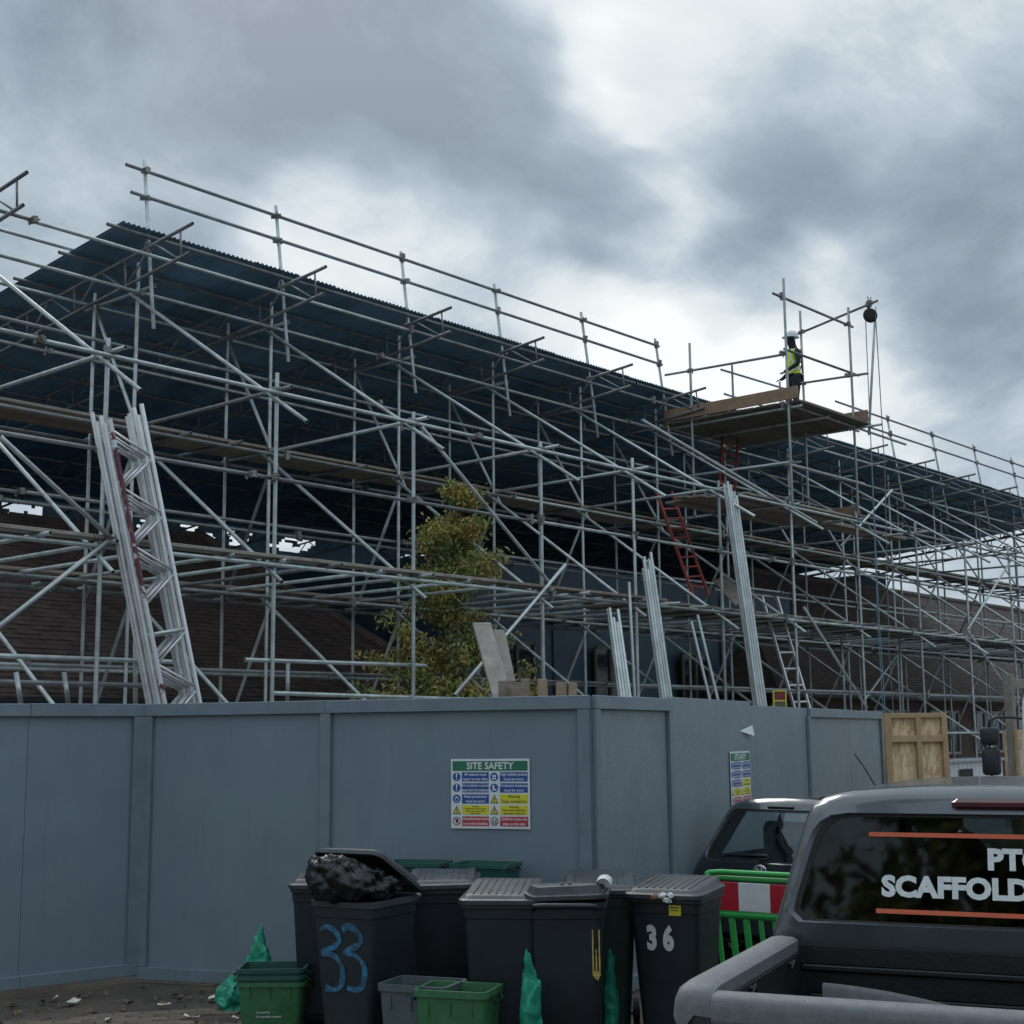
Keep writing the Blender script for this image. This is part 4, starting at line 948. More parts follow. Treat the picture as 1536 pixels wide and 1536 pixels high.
def wheelie(label, px, py, alpha, lid=0, m='bin', lid_rot=0.0, flip=False, zrim=.95, dx=0.0, push=0.0, lidm=None, grp=None):
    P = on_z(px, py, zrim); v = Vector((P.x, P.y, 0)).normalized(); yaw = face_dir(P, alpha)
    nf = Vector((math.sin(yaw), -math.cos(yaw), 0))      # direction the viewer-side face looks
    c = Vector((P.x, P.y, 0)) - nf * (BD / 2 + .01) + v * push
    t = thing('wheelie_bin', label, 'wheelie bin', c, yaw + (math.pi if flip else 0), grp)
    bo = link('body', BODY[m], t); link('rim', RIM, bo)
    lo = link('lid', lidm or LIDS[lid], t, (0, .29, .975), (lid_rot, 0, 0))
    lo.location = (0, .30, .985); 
    # hinge the lid about its rear edge
    R_ = Matrix.Rotation(lid_rot, 3, 'X'); lo.location = Vector((0, .30, .985)) + R_ @ Vector((0, -.30, 0)); 
    ax = MB(); ax.tube((-.24, .24, .10), (.24, .24, .10), .012, 8); ax.build('axle', 'coupler', t)
    for sx in (-1, 1): link('wheel', WHEEL, t, (sx * .235, .24, .10))
    link('handle', HANDLE, t)
    return t, c, yaw
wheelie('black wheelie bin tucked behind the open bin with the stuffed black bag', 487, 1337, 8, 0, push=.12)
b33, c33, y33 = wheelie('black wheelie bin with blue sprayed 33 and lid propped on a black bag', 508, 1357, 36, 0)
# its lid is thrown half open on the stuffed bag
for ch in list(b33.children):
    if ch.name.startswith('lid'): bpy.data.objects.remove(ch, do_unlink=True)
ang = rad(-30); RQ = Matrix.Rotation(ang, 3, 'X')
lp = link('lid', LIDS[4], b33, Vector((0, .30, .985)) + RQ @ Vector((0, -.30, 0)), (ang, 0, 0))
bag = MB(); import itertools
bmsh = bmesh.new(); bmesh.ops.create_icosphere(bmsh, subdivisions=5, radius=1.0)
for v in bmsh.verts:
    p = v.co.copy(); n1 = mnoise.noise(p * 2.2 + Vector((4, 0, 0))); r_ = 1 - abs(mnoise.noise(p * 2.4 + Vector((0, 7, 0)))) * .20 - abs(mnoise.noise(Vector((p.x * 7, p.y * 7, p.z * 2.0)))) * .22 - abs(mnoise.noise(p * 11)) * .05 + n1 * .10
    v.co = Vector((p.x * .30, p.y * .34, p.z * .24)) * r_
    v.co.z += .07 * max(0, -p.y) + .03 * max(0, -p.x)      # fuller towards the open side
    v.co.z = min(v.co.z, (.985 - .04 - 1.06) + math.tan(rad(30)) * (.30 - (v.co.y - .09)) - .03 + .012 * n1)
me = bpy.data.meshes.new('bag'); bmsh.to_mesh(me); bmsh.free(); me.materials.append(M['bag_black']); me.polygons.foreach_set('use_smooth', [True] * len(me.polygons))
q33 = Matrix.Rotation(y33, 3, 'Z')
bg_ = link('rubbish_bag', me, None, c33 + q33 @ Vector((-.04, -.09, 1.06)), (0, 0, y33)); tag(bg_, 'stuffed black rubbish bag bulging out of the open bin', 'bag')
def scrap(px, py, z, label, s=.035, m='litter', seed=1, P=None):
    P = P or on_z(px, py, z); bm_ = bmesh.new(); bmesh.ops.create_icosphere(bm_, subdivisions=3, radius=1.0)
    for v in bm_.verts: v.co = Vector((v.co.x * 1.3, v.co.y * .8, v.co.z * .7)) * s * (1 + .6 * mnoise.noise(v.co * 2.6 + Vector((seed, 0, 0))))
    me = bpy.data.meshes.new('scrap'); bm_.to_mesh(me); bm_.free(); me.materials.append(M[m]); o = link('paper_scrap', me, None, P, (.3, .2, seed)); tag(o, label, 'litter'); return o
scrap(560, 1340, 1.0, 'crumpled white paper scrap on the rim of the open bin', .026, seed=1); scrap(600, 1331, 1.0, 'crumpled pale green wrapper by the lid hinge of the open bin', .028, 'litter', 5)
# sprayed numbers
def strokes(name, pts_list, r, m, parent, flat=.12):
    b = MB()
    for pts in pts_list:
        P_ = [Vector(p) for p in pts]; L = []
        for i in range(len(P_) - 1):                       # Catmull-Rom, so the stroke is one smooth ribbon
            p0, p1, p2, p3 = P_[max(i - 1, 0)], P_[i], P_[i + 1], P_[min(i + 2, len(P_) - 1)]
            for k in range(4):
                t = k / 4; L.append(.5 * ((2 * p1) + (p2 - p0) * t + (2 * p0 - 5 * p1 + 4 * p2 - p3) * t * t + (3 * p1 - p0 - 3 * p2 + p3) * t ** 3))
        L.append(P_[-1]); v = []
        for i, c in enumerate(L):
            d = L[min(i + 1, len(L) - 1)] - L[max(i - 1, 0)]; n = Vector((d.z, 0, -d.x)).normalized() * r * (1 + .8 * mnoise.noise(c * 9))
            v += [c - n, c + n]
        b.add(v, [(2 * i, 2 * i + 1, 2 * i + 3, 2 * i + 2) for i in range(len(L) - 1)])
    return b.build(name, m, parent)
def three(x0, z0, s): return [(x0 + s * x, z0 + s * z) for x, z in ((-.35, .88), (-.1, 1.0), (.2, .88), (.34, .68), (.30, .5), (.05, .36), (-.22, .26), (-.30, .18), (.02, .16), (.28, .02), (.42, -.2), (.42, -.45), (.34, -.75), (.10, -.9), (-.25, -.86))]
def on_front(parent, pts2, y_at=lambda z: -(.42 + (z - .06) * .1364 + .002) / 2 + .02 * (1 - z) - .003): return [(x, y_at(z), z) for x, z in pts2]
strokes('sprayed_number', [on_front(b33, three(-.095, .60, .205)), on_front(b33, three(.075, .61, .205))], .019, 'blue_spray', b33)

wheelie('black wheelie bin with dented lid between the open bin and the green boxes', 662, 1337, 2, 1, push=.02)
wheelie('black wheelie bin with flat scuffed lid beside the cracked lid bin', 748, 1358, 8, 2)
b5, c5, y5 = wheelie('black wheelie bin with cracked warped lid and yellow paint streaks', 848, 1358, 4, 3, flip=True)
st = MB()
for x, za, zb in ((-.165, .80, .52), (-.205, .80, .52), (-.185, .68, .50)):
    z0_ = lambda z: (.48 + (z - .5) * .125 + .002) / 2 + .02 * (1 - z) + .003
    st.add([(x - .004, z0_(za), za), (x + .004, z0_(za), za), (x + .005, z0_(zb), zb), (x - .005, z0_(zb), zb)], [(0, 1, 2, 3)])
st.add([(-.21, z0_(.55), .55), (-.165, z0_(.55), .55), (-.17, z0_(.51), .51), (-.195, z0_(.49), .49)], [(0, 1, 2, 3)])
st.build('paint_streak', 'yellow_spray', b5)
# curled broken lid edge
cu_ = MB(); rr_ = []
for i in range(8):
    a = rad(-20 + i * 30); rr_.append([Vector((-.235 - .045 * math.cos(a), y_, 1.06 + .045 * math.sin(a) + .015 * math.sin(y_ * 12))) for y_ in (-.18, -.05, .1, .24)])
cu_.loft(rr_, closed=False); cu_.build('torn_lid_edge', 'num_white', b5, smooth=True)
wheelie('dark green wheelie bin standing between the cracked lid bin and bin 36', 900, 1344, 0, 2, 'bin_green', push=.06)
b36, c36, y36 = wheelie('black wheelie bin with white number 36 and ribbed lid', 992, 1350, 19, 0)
fy = lambda z: -(.48 + (z - .5) * .125 + .002) / 2 + .02 * (1 - z) - .002
for ch_, x in (('3', -.075), ('6', .035)):
    me = text_mesh(ch_, .20, 'num_white', .011, squeeze=.70)
    link('number', me, b36, (x - .01, fy(.70) - .004, .70), (rad(90 + 4.2), 0, 0))
b = MB(); b.box((.08, fy(.87) - .006, .885), (.08, .002, .065)); stk = b.build('sticker', 'sign_yellow', b36)
b = MB(); b.box((.08, fy(.87) - .008, .885), (.05, .001, .004)); b.box((.08, fy(.87) - .008, .902), (.06, .001, .006)); b.build('print', 'black', stk)
nf36 = Vector((math.sin(y36), -math.cos(y36), 0))
for k, (px, py) in enumerate(((985, 1336), (996, 1334), (1008, 1333), (1003, 1341))):
    scrap(0, 0, 0, ('torn brown paper', 'white tissue', 'folded white tissue', 'small white tissue')[k] + ' poking out under the lid of bin 36', .022, 'toe' if k == 0 else 'num_white', k + 2, P=c36 + Matrix.Rotation(y36, 3, 'Z') @ Vector(((px - 992) * .0045, -.322, .972 - (py - 1336) * .004)))

# ------------------------------------------------------------------ recycling boxes
def box_mesh(m, L=.46, W=.34, H_=.35):
    b = MB()
    b.loft([rrect(L * .82, W * .80, .03, 0, 3), rrect(L * .84, W * .82, .03, .01, 3), rrect(L * .96, W * .95, .035, H_ - .05, 3), rrect(L * .965, W * .955, .035, H_ - .03, 3), rrect(L * 1.03, W * 1.04, .04, H_ - .028, 3), rrect(L * 1.03, W * 1.04, .04, H_, 3), rrect(L * .95, W * .94, .03, H_, 3), rrect(L * .93, W * .92, .03, H_ - .06, 3), rrect(L * .80, W * .78, .03, .015, 3)], True, True)
    for sy in (-1, 1):
        for x in (-.14, 0, .14): b.bbox((x, sy * W * .47, H_ - .075), (.012, .02, .06), .003)
    return mesh('recycling_box', b.v, b.f, m, True, b.m, 35)
BX = {k: box_mesh(k) for k in ('box_teal', 'box_green', 'box_grey')}
bh = MB()
bh.path([(.235, -.07, .325), (.262, -.065, .30), (.262, .065, .30), (.235, .07, .325)], .008, 6)
BHM = mesh('box_handle', bh.v, bh.f, 'black_plastic', True)
def rbox(label, px, py, z, alpha, m, P=None, grp=None, yaw=None, tall=1.0):
    P = P or on_z(px, py, z + .35 * tall); v = Vector((P.x, P.y, 0)).normalized(); ya = face_dir(P, alpha) if yaw is None else yaw
    if px: P = P + v * .17
    t = thing('recycling_box', label, 'recycling box', (P.x, P.y, z), ya, grp); link('box', BX[m], t); link('handle', BHM, t); link('handle', BHM, t, (0, 0, 0), (0, 0, math.pi)); t.scale = (1, 1, tall); return t
s1 = rbox('green recycling box with white lettering at the bottom of the front stack', 411, 1474, 0, 10, 'box_green')
for k, (z, lab) in enumerate(((.045, 'dark teal recycling box in the middle of the front nested stack'), (.09, 'dark teal recycling box on top of the front nested stack'))):
    rbox(lab, 0, 0, z, 10, 'box_teal', P=s1.location.copy(), yaw=s1.rotation_euler.z + random.uniform(-.02, .02))
wy = -.34 * .47 - .002
for k, (s, sz) in enumerate((('Recyclable & Glass Collection', .024), ('Paper and Newspapers only', .018), ('Cans and foil', .018), ('For recyclable materials', .018))):
    me = text_mesh(s, sz, 'num_white', .0006, 'LEFT'); link('lettering', me, s1, (-.105 + (.012 if k else 0), wy + .026 - .0035 * k - .010, .215 - .028 * k - (.006 if k else 0)), (rad(90 + 8), 0, 0))
rbox('open grey recycling box on the ground beside the green one', 634, 1479, 0, 26, 'box_grey', tall=1.42)
g2 = rbox('open bright green recycling box on the ground beside the grey one', 688, 1487, 0, 20, 'box_green', tall=1.42)
# two nested stacks standing against the hoarding behind the bins
for si, (px, py) in enumerate(((645, 1288), (745, 1290))):
    P = hit(px, py, HB, nM) + nM * .24; zt = P.z - .35; ang_ = math.atan2(dM.y, dM.x)
    for k in range(6):
        t = thing('recycling_box', ('dark green recycling box in the %s nested stack between the bins and hoarding' % ('shorter', 'outer')[si]), 'recycling box', (P.x, P.y, k * zt / 5), ang_ + random.uniform(-.05, .05) + (0 if k < 5 else .1 * (1 - 2 * si)), 'nested green boxes behind the bins %d' % si if False else ('inner' if si == 0 else 'outer') + ' stack of green boxes behind the bins')
        t['label'] = 'dark green recycling box in the nested stack behind the %s bin' % ('dented lid', 'flat lid')[si] if k < 5 else 'topmost dark green box of the nested stack behind the %s bin' % ('dented lid', 'flat lid')[si]
        link('box', BX['box_teal'], t); link('handle', BHM, t); link('handle', BHM, t, (0, 0, 0), (0, 0, math.pi))

# ------------------------------------------------------------------ loose bags
def crumple(name, label, P, dims, m, seed, rot=0.0, lift=True):
    bm_ = bmesh.new(); bmesh.ops.create_icosphere(bm_, subdivisions=5, radius=1.0)
    for v in bm_.verts:
        p = v.co.copy(); q = Vector((p.x * dims[0], p.y * dims[1], p.z * dims[2])) * 8 + Vector((seed, 0, seed)); r_ = .92 + .22 * mnoise.noise(q * .7) - .30 * abs(mnoise.noise(q * 1.3)) - .06 * abs(mnoise.noise(q * 3.5))
        v.co = Vector((p.x * dims[0], p.y * dims[1], p.z * dims[2])) * r_
        k_ = 1 - .38 * max(0, p.z) ** 1.5; v.co.x = v.co.x * k_ + .35 * dims[0] * mnoise.noise(Vector((seed, 0, v.co.z * 7))); v.co.y *= k_
        if v.co.z < -dims[2] * .5: v.co.z = -dims[2] * .5
    me = bpy.data.meshes.new(name); bm_.to_mesh(me); bm_.free(); me.materials.append(M[m])
    o = link(name, me, None, Vector(P) + Vector((0, 0, dims[2] * .5)), (0, 0, rot)); tag(o, label, 'bag'); return o
P = on_z(352, 1492, .12); crumple('rubbish_bag', 'crumpled green plastic bag lying beside the front box stack', (P.x, P.y, 0), (.16, .14, .20), 'bag_green', 3.3, .5)
P = on_z(386, 1440, .3); P = Vector((P.x, P.y, 0)); P = P + (HB - P).normalized() * .0
c_ = s1.location + Vector((.745, .65, 0)) * .42; crumple('rubbish_bag', 'knotted green plastic bag standing behind the front box stack', (c_.x - .12, c_.y + .12, 0), (.13, .13, .46), 'bag_green', 8.1, 1.1)
P = on_z(795, 1500, .42); crumple('rubbish_bag', 'limp green plastic bag hanging beside the wheel of the cracked lid bin', (P.x, P.y, 0), (.09, .08, .52), 'bag_green', 11.4, .2)
P = on_z(917, 1505, .25); crumple('rubbish_bag', 'thin green plastic bag squeezed beside the dark green bin', (P.x, P.y, 0), (.05, .06, .50), 'bag_green', 15.0, .7)

# ------------------------------------------------------------------ pedestrian barrier
bp = Vector((9.0, 5.95, 0)); bd_ = Vector((.10, -1, 0)).normalized(); bl_ = 2.0
br = thing('pedestrian_barrier', 'green plastic barrier with red and white reflective band behind bin 36', 'barrier', bp + bd_ * bl_ / 2, math.atan2(bd_.y, bd_.x))
b = MB()
for z in (1.0, .955): b.path([(-bl_ / 2, (1 - z) * .5, z - .01), (-.9, (1 - z) * .5, z), (.9, (1 - z) * .5, z), (bl_ / 2, (1 - z) * .5, z - .01)], .018, 8)
for z in (.70, .15): b.bbox((0, 0, z), (bl_, .035, .05), .008)
for sx in (-1, 1): b.bbox((sx * bl_ / 2, 0, .55), (.045, .04, .9), .008)
b.build('frame', 'barrier_green', br, auto=50)
for k in range(17):
    x = -bl_ / 2 + .09 + k * .114; b = MB(); b.bbox((x, 0, .42), (.048 if k % 3 else .036, .026, .52), .008, Matrix.Rotation(rad(-5), 3, 'Y')); b.build('bar', 'barrier_green', br)
for k in range(8):
    b = MB(); x = -bl_ / 2 + .125 + k * .25; b.bbox((x, -.01, .83), (.249, .02, .20), .003); b.build('reflective_panel', 'barrier_white' if k % 2 else 'barrier_red', br)
for x in (-.6, .6):
    b = MB(); b.bbox((x, 0, .035), (.07, .5, .07), .012); b.bbox((x, 0, .1), (.06, .06, .12), .01); b.build('foot', 'black_plastic', br)

# ------------------------------------------------------------------ vehicles
def loop_at(pts, n, start_frac=0.0):
    """resample a closed 2-D loop to n points by arc length"""
    pts = [Vector((p[0], p[1])) for p in pts]; seg = [(pts[(i + 1) % len(pts)] - pts[i]).length for i in range(len(pts))]; tot = sum(seg); out = []
    for k in range(n):
        s = tot * k / n; i = 0
        while s > seg[i] and i < len(seg) - 1: s -= seg[i]; i += 1
        out.append(pts[i].lerp(pts[(i + 1) % len(pts)], s / max(seg[i], 1e-9)))
    return out
def rounded(poly, r, n=5):
    """round the corners of a convex 2-D polygon"""
    out = []; m_ = len(poly)
    for i in range(m_):
        p, a, b = Vector(poly[i]), Vector(poly[i - 1]), Vector(poly[(i + 1) % m_]); da, db = (a - p).normalized(), (b - p).normalized(); rr = min(r[i] if isinstance(r, (list, tuple)) else r, (a - p).length * .45, (b - p).length * .45)
        p0, p1 = p + da * rr, p + db * rr
        for k in range(n + 1): t = k / n; out.append(p0 * (1 - t) ** 2 + p * 2 * t * (1 - t) + p1 * t * t)
    return out
def radial_loop(poly, c, n):
    """points of a polygon hit by n rays from c, so loops of different size line up"""
    out = []; m_ = len(poly); c = Vector(c)
    for k in range(n):
        a = 2 * math.pi * k / n; d = Vector((math.cos(a), math.sin(a))); best = None
        for i in range(m_):
            p, q = Vector(poly[i]), Vector(poly[(i + 1) % m_]); e = q - p; den = d.x * e.y - d.y * e.x
            if abs(den) < 1e-9: continue
            w = p - c; t = (w.x * e.y - w.y * e.x) / den; s = (w.x * d.y - w.y * d.x) / den
            if t > 0 and -1e-6 <= s <= 1 + 1e-6 and (best is None or t < best): best = t
        out.append(c + d * best)
    return out
def wheel(parent, x, y, r, w, sgn):
    o = MB(); prof = [(-w / 2, r * .66), (-w / 2, r * .93), (-w / 2 + .03, r), (w / 2 - .03, r), (w / 2, r * .93), (w / 2, r * .66)]
    o.loft([[Vector((px_, rr * math.cos(2 * math.pi * i / 28), rr * math.sin(2 * math.pi * i / 28))) for i in range(28)] for px_, rr in prof], False, False); wo_ = o.build('wheel', 'rubber', parent, (x, y, r), auto=50)
    q = MB(); q.tube((-w * .3, 0, 0), (w * .3, 0, 0), r * .655, 24)
    for k in range(6):
        a = k * math.pi / 3; q.box((sgn * w * .32, math.cos(a) * r * .36, math.sin(a) * r * .36), (.03, .06, r * .55), Matrix.Rotation(-(a - math.pi / 2) if False else a - math.pi / 2, 3, 'X'))
    q.build('rim', 'alu', wo_)

# pickup truck -------------------------------------------------------
fw = Vector((.9588, .2840, 0)); rt = Vector((.2840, -.9588, 0))
pk = thing('pickup_truck', 'dark grey pickup truck with scaffolding lettering on its rear window', 'pickup truck', Vector((4.42, 2.92, 0)) - rt * .14 + rt * .90, math.atan2(fw.y, fw.x) - math.pi / 2)
HWP = .90
# tailgate
b = MB(); pr = [(-.02, .56), (-.045, .60), (-.05, .93), (-.047, 1.03), (-.035, 1.07), (-.005, 1.085), (.03, 1.08), (.045, 1.055), (.045, .58)]
for x0, x1 in ((-.752, .752),): b.loft([[Vector((x_, y_, z_)) for y_, z_ in pr] for x_ in (x0, -.3, .3, x1)], True, True)
tg = b.build('tailgate', 'truck_paint', pk, auto=35)
b = MB(); b.loft([[Vector((x_, y_, z_)) for y_, z_ in ((-.056, 1.0), (-.058, 1.04), (-.054, 1.066), (-.042, 1.082), (-.02, 1.091), (.005, 1.094), (.034, 1.09), (.05, 1.065), (.05, 1.0))] for x_ in (-.75, .75)], True, True); b.build('top_cap', 'cap_plastic', tg, auto=40)
b = MB(); b.bbox((.0, -.052, .88), (.30, .02, .12), .02); b.build('handle', 'black_plastic', tg)
for s in (-1, 1):
    # bed side: outer skin, rolled rail, inner wall
    pr = [(.745, .50), (.90, .50), (.905, .85), (.895, 1.035), (.87, 1.085), (.76, 1.085), (.745, 1.06)]
    b = MB(); rings = []
    for y_, k in ((-.03, .93), (-.01, .97), (.05, 1.0), (.5, 1.0), (.9, 1.0), (1.26, 1.0)): rings.append([Vector((s * (.745 + (x_ - .745) * (1 if y_ > 0 else .80)), y_, z_ if z_ < .9 else z_ - (.012 if y_ < 0 else 0))) for x_, z_ in pr])
    if s < 0: rings = [list(reversed(r)) for r in rings]
    b.loft(rings, True, True); bs_ = b.build('bed_side', 'truck_paint', pk, auto=35)
    b = MB(); pr2 = [(.745, 1.06), (.745, 1.105), (.765, 1.118), (.82, 1.122), (.865, 1.114), (.892, 1.095), (.907, 1.065), (.914, 1.01), (.910, 1.01), (.90, 1.06), (.86, 1.09), (.755, 1.085)]
    rings = [[Vector((s * (.745 + (x_ - .745) * w_s), y_, z_ - dz_)) for x_, z_ in pr2] for y_, w_s, dz_ in ((-.055, .60, .075), (-.05, .74, .045), (-.035, .86, .022), (-.01, .94, .009), (.03, .985, .002), (.08, 1, 0), (.8, 1, 0), (1.25, 1, .0))]
    if s < 0: rings = [list(reversed(r)) for r in rings]
    b.loft(rings, True, True); b.build('rail_cap', 'cap_plastic', bs_, auto=50)
    b = MB(); b.bbox((s * .83, -.035, .80), (.12, .04, .30), .02); b.build('tail_lamp', 'tail_red', pk)
    for y_ in (.40, 1.02): b = MB(); b.tube((s * .735, y_, 1.04), (s * .715, y_, 1.04), .009, 8); b.path([(s * .715, y_ - .025, 1.025), (s * .71, y_, 1.055), (s * .715, y_ + .025, 1.025)], .005, 6); b.build('tie_hook', 'black_plastic', bs_)
b = MB(); b.box((0, .63, .60), (1.49, 1.24, .02))
for k in range(9): b.bbox((-.6 + k * .15, .63, .618), (.07, 1.2, .018), .006)
b.box((-.738, .63, .83), (.012, 1.23, .45)); b.box((.738, .63, .83), (.012, 1.23, .45)); b.box((0, 1.235, .85), (1.47, .02, .48)); b.bbox((0, 1.22, 1.0), (1.46, .02, .03), .008); b.bbox((0, 1.22, .88), (1.40, .02, .03), .008)
b.build('bed_liner', 'bed_liner', pk)
b = MB(); b.bbox((0, -.12, .48), (1.66, .16, .16), .03); b.build('rear_bumper', 'cap_plastic', pk)
b = MB(); b.bbox((0, 1.2, .42), (1.2, 2.4, .16), .03); b.build('chassis', 'black_plastic', pk)
for x_, y_ in ((-.76, .62), (.76, .62), (-.76, 3.9), (.76, 3.9)): wheel(pk, x_, y_, .37, .25, 1 if x_ > 0 else -1)
# cab shell
half = [(.885, .50), (.895, .95), (.885, 1.12), (.855, 1.22), (.80, 1.42), (.745, 1.60), (.722, 1.66)]
def cab_outline(wk=1.0, top=0.0):
    hp = [(x_ * wk, z_) for x_, z_ in half]; tp = [(.68, 1.705 + top), (.56, 1.735 + top), (.3, 1.75 + top), (0, 1.755 + top)]
    rr_ = hp + [(x_ * wk, z_) for x_, z_ in tp]
    return rr_ + [(-x_, z_) for x_, z_ in reversed(rr_[:-1])]
NL = 96; CC = (0, 1.30)
wpoly = rounded([(-.79, 1.185), (.79, 1.185), (.655, 1.635), (-.655, 1.635)], [.07, .07, .13, .13], 7)
wl = radial_loop(wpoly, (0, 1.38), NL)
YC = 1.27
def yr(z): return YC + (.26 * (z - 1.10) if z > 1.10 else 0)
ol0 = radial_loop(cab_outline(.975, -.03), (0, 1.38), NL); ol1 = radial_loop(cab_outline(1, 0), (0, 1.38), NL); wl2 = [Vector((0, 1.38)) + (p - Vector((0, 1.38))) * 1.035 for p in wl]
def ring3(lp, dy): return [Vector((p.x, yr(p.y) + dy, p.y)) for p in lp]
b = MB()
def fr(z): return 4.35 - max(0, z - 1.05) * 1.35
def ringf(lp): return [Vector((p.x, fr(p.y), p.y)) for p in lp]
b.loft([ring3(wl, .012), ring3(wl2, .0), [a_.lerp(c_, .55) for a_, c_ in zip(ring3(wl2, 0), ring3(ol0, .03))], ring3(ol0, .03), ring3([p.lerp(q, .8) for p, q in zip(ol0, ol1)], .06), ring3(ol1, .12), ring3(ol1, .5), ring3(ol1, 1.0), ring3(ol1, 1.45), [ring3(ol1, 1.45)[i].lerp(ringf(ol1)[i], .5) for i in range(NL)], ringf(ol0)])
cabo = b.build('cab', 'truck_paint', pk, auto=38)
b = MB(); b.add(ring3(wl, .014), [tuple(range(NL))]); b.build('rear_window', 'glass_tint', pk)
b = MB(); b.loft([ring3(wl, .008), ring3([Vector((0, 1.38)) + (p - Vector((0, 1.38))) * .965 for p in wl], .011)]); b.build('window_seal', 'rubber', cabo)
ws = radial_loop(rounded([(-.72, 1.15), (.72, 1.15), (.60, 1.64), (-.60, 1.64)], .08, 5), (0, 1.38), NL)
b = MB(); b.loft([ringf(ws), ringf(ol0)]); b.build('windscreen_frame', 'black_plastic', cabo)
b = MB(); b.add(ringf(ws), [tuple(range(NL))]); b.build('windscreen', 'glass', pk)
b = MB(); b.bbox((0, 4.75, .82), (1.74, 1.1, .62), .10); b.build('bonnet', 'truck_paint', pk, auto=40)
for s in (-1, 1):
    b = MB(); b.bbox((s * .672, 1.60, 1.70), (.03, .16, .03), .008, Matrix.Rotation(s * .35, 3, 'Y')); b.build('roof_channel', 'black_plastic', cabo)
    b = MB(); b.bbox((s * 1.0, 3.55, 1.22), (.22, .14, .2), .05); b.build('door_mirror', 'black_plastic', pk)
b = MB(); b.bbox((.08, yr(1.685) + .012, 1.685), (.34, .05, .045), .014); b.build('brake_lamp', 'tail_red', pk)
b = MB(); b.bbox((0, 1.95, .95), (1.5, .9, .3), .08); b.bbox((0, 1.72, 1.28), (1.4, .16, .36), .06); b.build('rear_bench', 'seat', pk, auto=40)
for x_ in (-.38, .38):
    b = MB(); b.bbox((x_, 3.0, 1.15), (.5, .18, .62), .08); b.bbox((x_, 2.98, 1.54), (.27, .11, .18), .05); b.build('seat', 'seat', pk, auto=40)
def xside(z):
    for (xa, za), (xb, zb) in zip(half, half[1:]):
        if za <= z <= zb: return xa + (xb - xa) * (z - za) / (zb - za)
    return half[-1][0]
for s_ in (-1, 1):
    for y0, y1, tp1 in ((YC + .42, YC + 1.02, 0), (YC + 1.10, YC + 1.72, .38)):
        b = MB(); rows_ = []
        for z in (1.20, 1.30, 1.42, 1.52, 1.60): rows_.append([Vector((s_ * (xside(z) + .005), y0 + (z - 1.2) * .12 + (y1 - tp1 * (z - 1.2) / .4 - y0) * t, z)) for t in (0, .33, .66, 1)])
        b.loft(rows_, closed=False); b.build('side_window', 'pane', pk)
        b = MB(); b.bbox((s_ * .905, y0 + .06, 1.05), (.02, .16, .03), .008); b.build('door_handle', 'black_plastic', pk)
# lettering on the window
sl = math.atan(.26)
def on_win(s, size, x, z, name='lettering', bold=.0035, align='LEFT'):
    me = text_mesh(s, size, 'num_white', bold, align, squeeze=1.05); link(name, me, pk, (x, yr(z) + .004, z), (rad(90) - sl, 0, 0))
on_win('SCAFFOLDING', .118, -.39, 1.335, bold=.006); on_win('PTC', .118, .05, 1.455, bold=.006)
for z, x0 in ((1.553, -.445), (1.236, -.415)):
    b = MB(); b.box((x0 / 2 + .27, yr(z) + .006, z), (-x0 + .54, .003, .019), Matrix.Rotation(-sl, 3, 'X')); b.build('stripe', 'orange', pk)
# odds and ends in the bed
def odd(label, name, cat, mk, m):
    b = MB(); mk(b); w = Matrix.Rotation(pk.rotation_euler.z, 4, 'Z'); o = b.build(name, m, None, pk.location, (0, 0, pk.rotation_euler.z), auto=45); tag(o, label, cat)
odd('curved grey plastic trim piece standing against the cab end of the pickup bed', 'trim_piece', 'trim', lambda b: (b.loft([[Vector((-.62 + t * .075, 1.12 - .012 * t + o_[0], o_[1] if o_[1] < .7 else o_[1] - .0009 * t * t)) for o_ in ((0, .628), (0, .935), (.012, .95), (.035, .95), (.045, .935), (.045, .628))] for t in range(9)], True, True)), 'cap_plastic')
odd('black arched cover standing in the pickup bed', 'arched_cover', 'cover', lambda b: (b.loft([[Vector((.12 + .33 * (1 - math.cos(t * math.pi / 14)), 0.85 + dy, .628 + .34 * math.sin(t * math.pi / 14) + dz)) for dy, dz in ((0, 0), (0, .018), (.2, .018), (.2, 0))] for t in range(8)], True, True)), 'cap_plastic')

# parked hatchback ---------------------------------------------------
rp_ = on_z(1147, 1304, .865); rd = Vector((rp_.x, rp_.y, 0)).normalized(); hd = Matrix.Rotation(rad(-32), 3, 'Z') @ rd
hb = thing('hatchback_car', 'dark small hatchback parked beside the hoarding behind the green barrier', 'car', (rp_.x, rp_.y, 0), math.atan2(hd.y, hd.x) - math.pi / 2)
halfc = [(.70, .22), (.775, .45), (.80, .70), (.785, .86), (.735, .97), (.655, 1.20), (.60, 1.33), (.55, 1.385), (.42, 1.425), (.2, 1.44), (0, 1.445)]
oc = halfc + [(-x_, z_) for x_, z_ in reversed(halfc[:-1])]
C2 = (0, 1.10); NC = 112
def scl(lp, k, kz=None): return [Vector((p.x * k, C2[1] + (p.y - C2[1]) * (kz or k))) for p in lp]
oc1 = radial_loop(oc, C2, NC); oc0 = scl(oc1, .93, .965); wc_ = radial_loop(rounded([(-.655, .915), (.655, .915), (.50, 1.335), (-.50, 1.335)], [.10, .10, .10, .10], 7), C2, NC); wc2 = scl(wc_, 1.03)
def yc(z): return max(0, z - .80) * .62 + .03 * max(0, .6 - z)
def rc(lp, dy, f_=None): return [Vector((p.x, yc(p.y) + dy - .06 * (1 - (p.x / .8) ** 2) * (1 if dy < .1 else 0), p.y)) for p in lp]
def fc(z): return 2.75 - max(0, z - .95) * 1.55
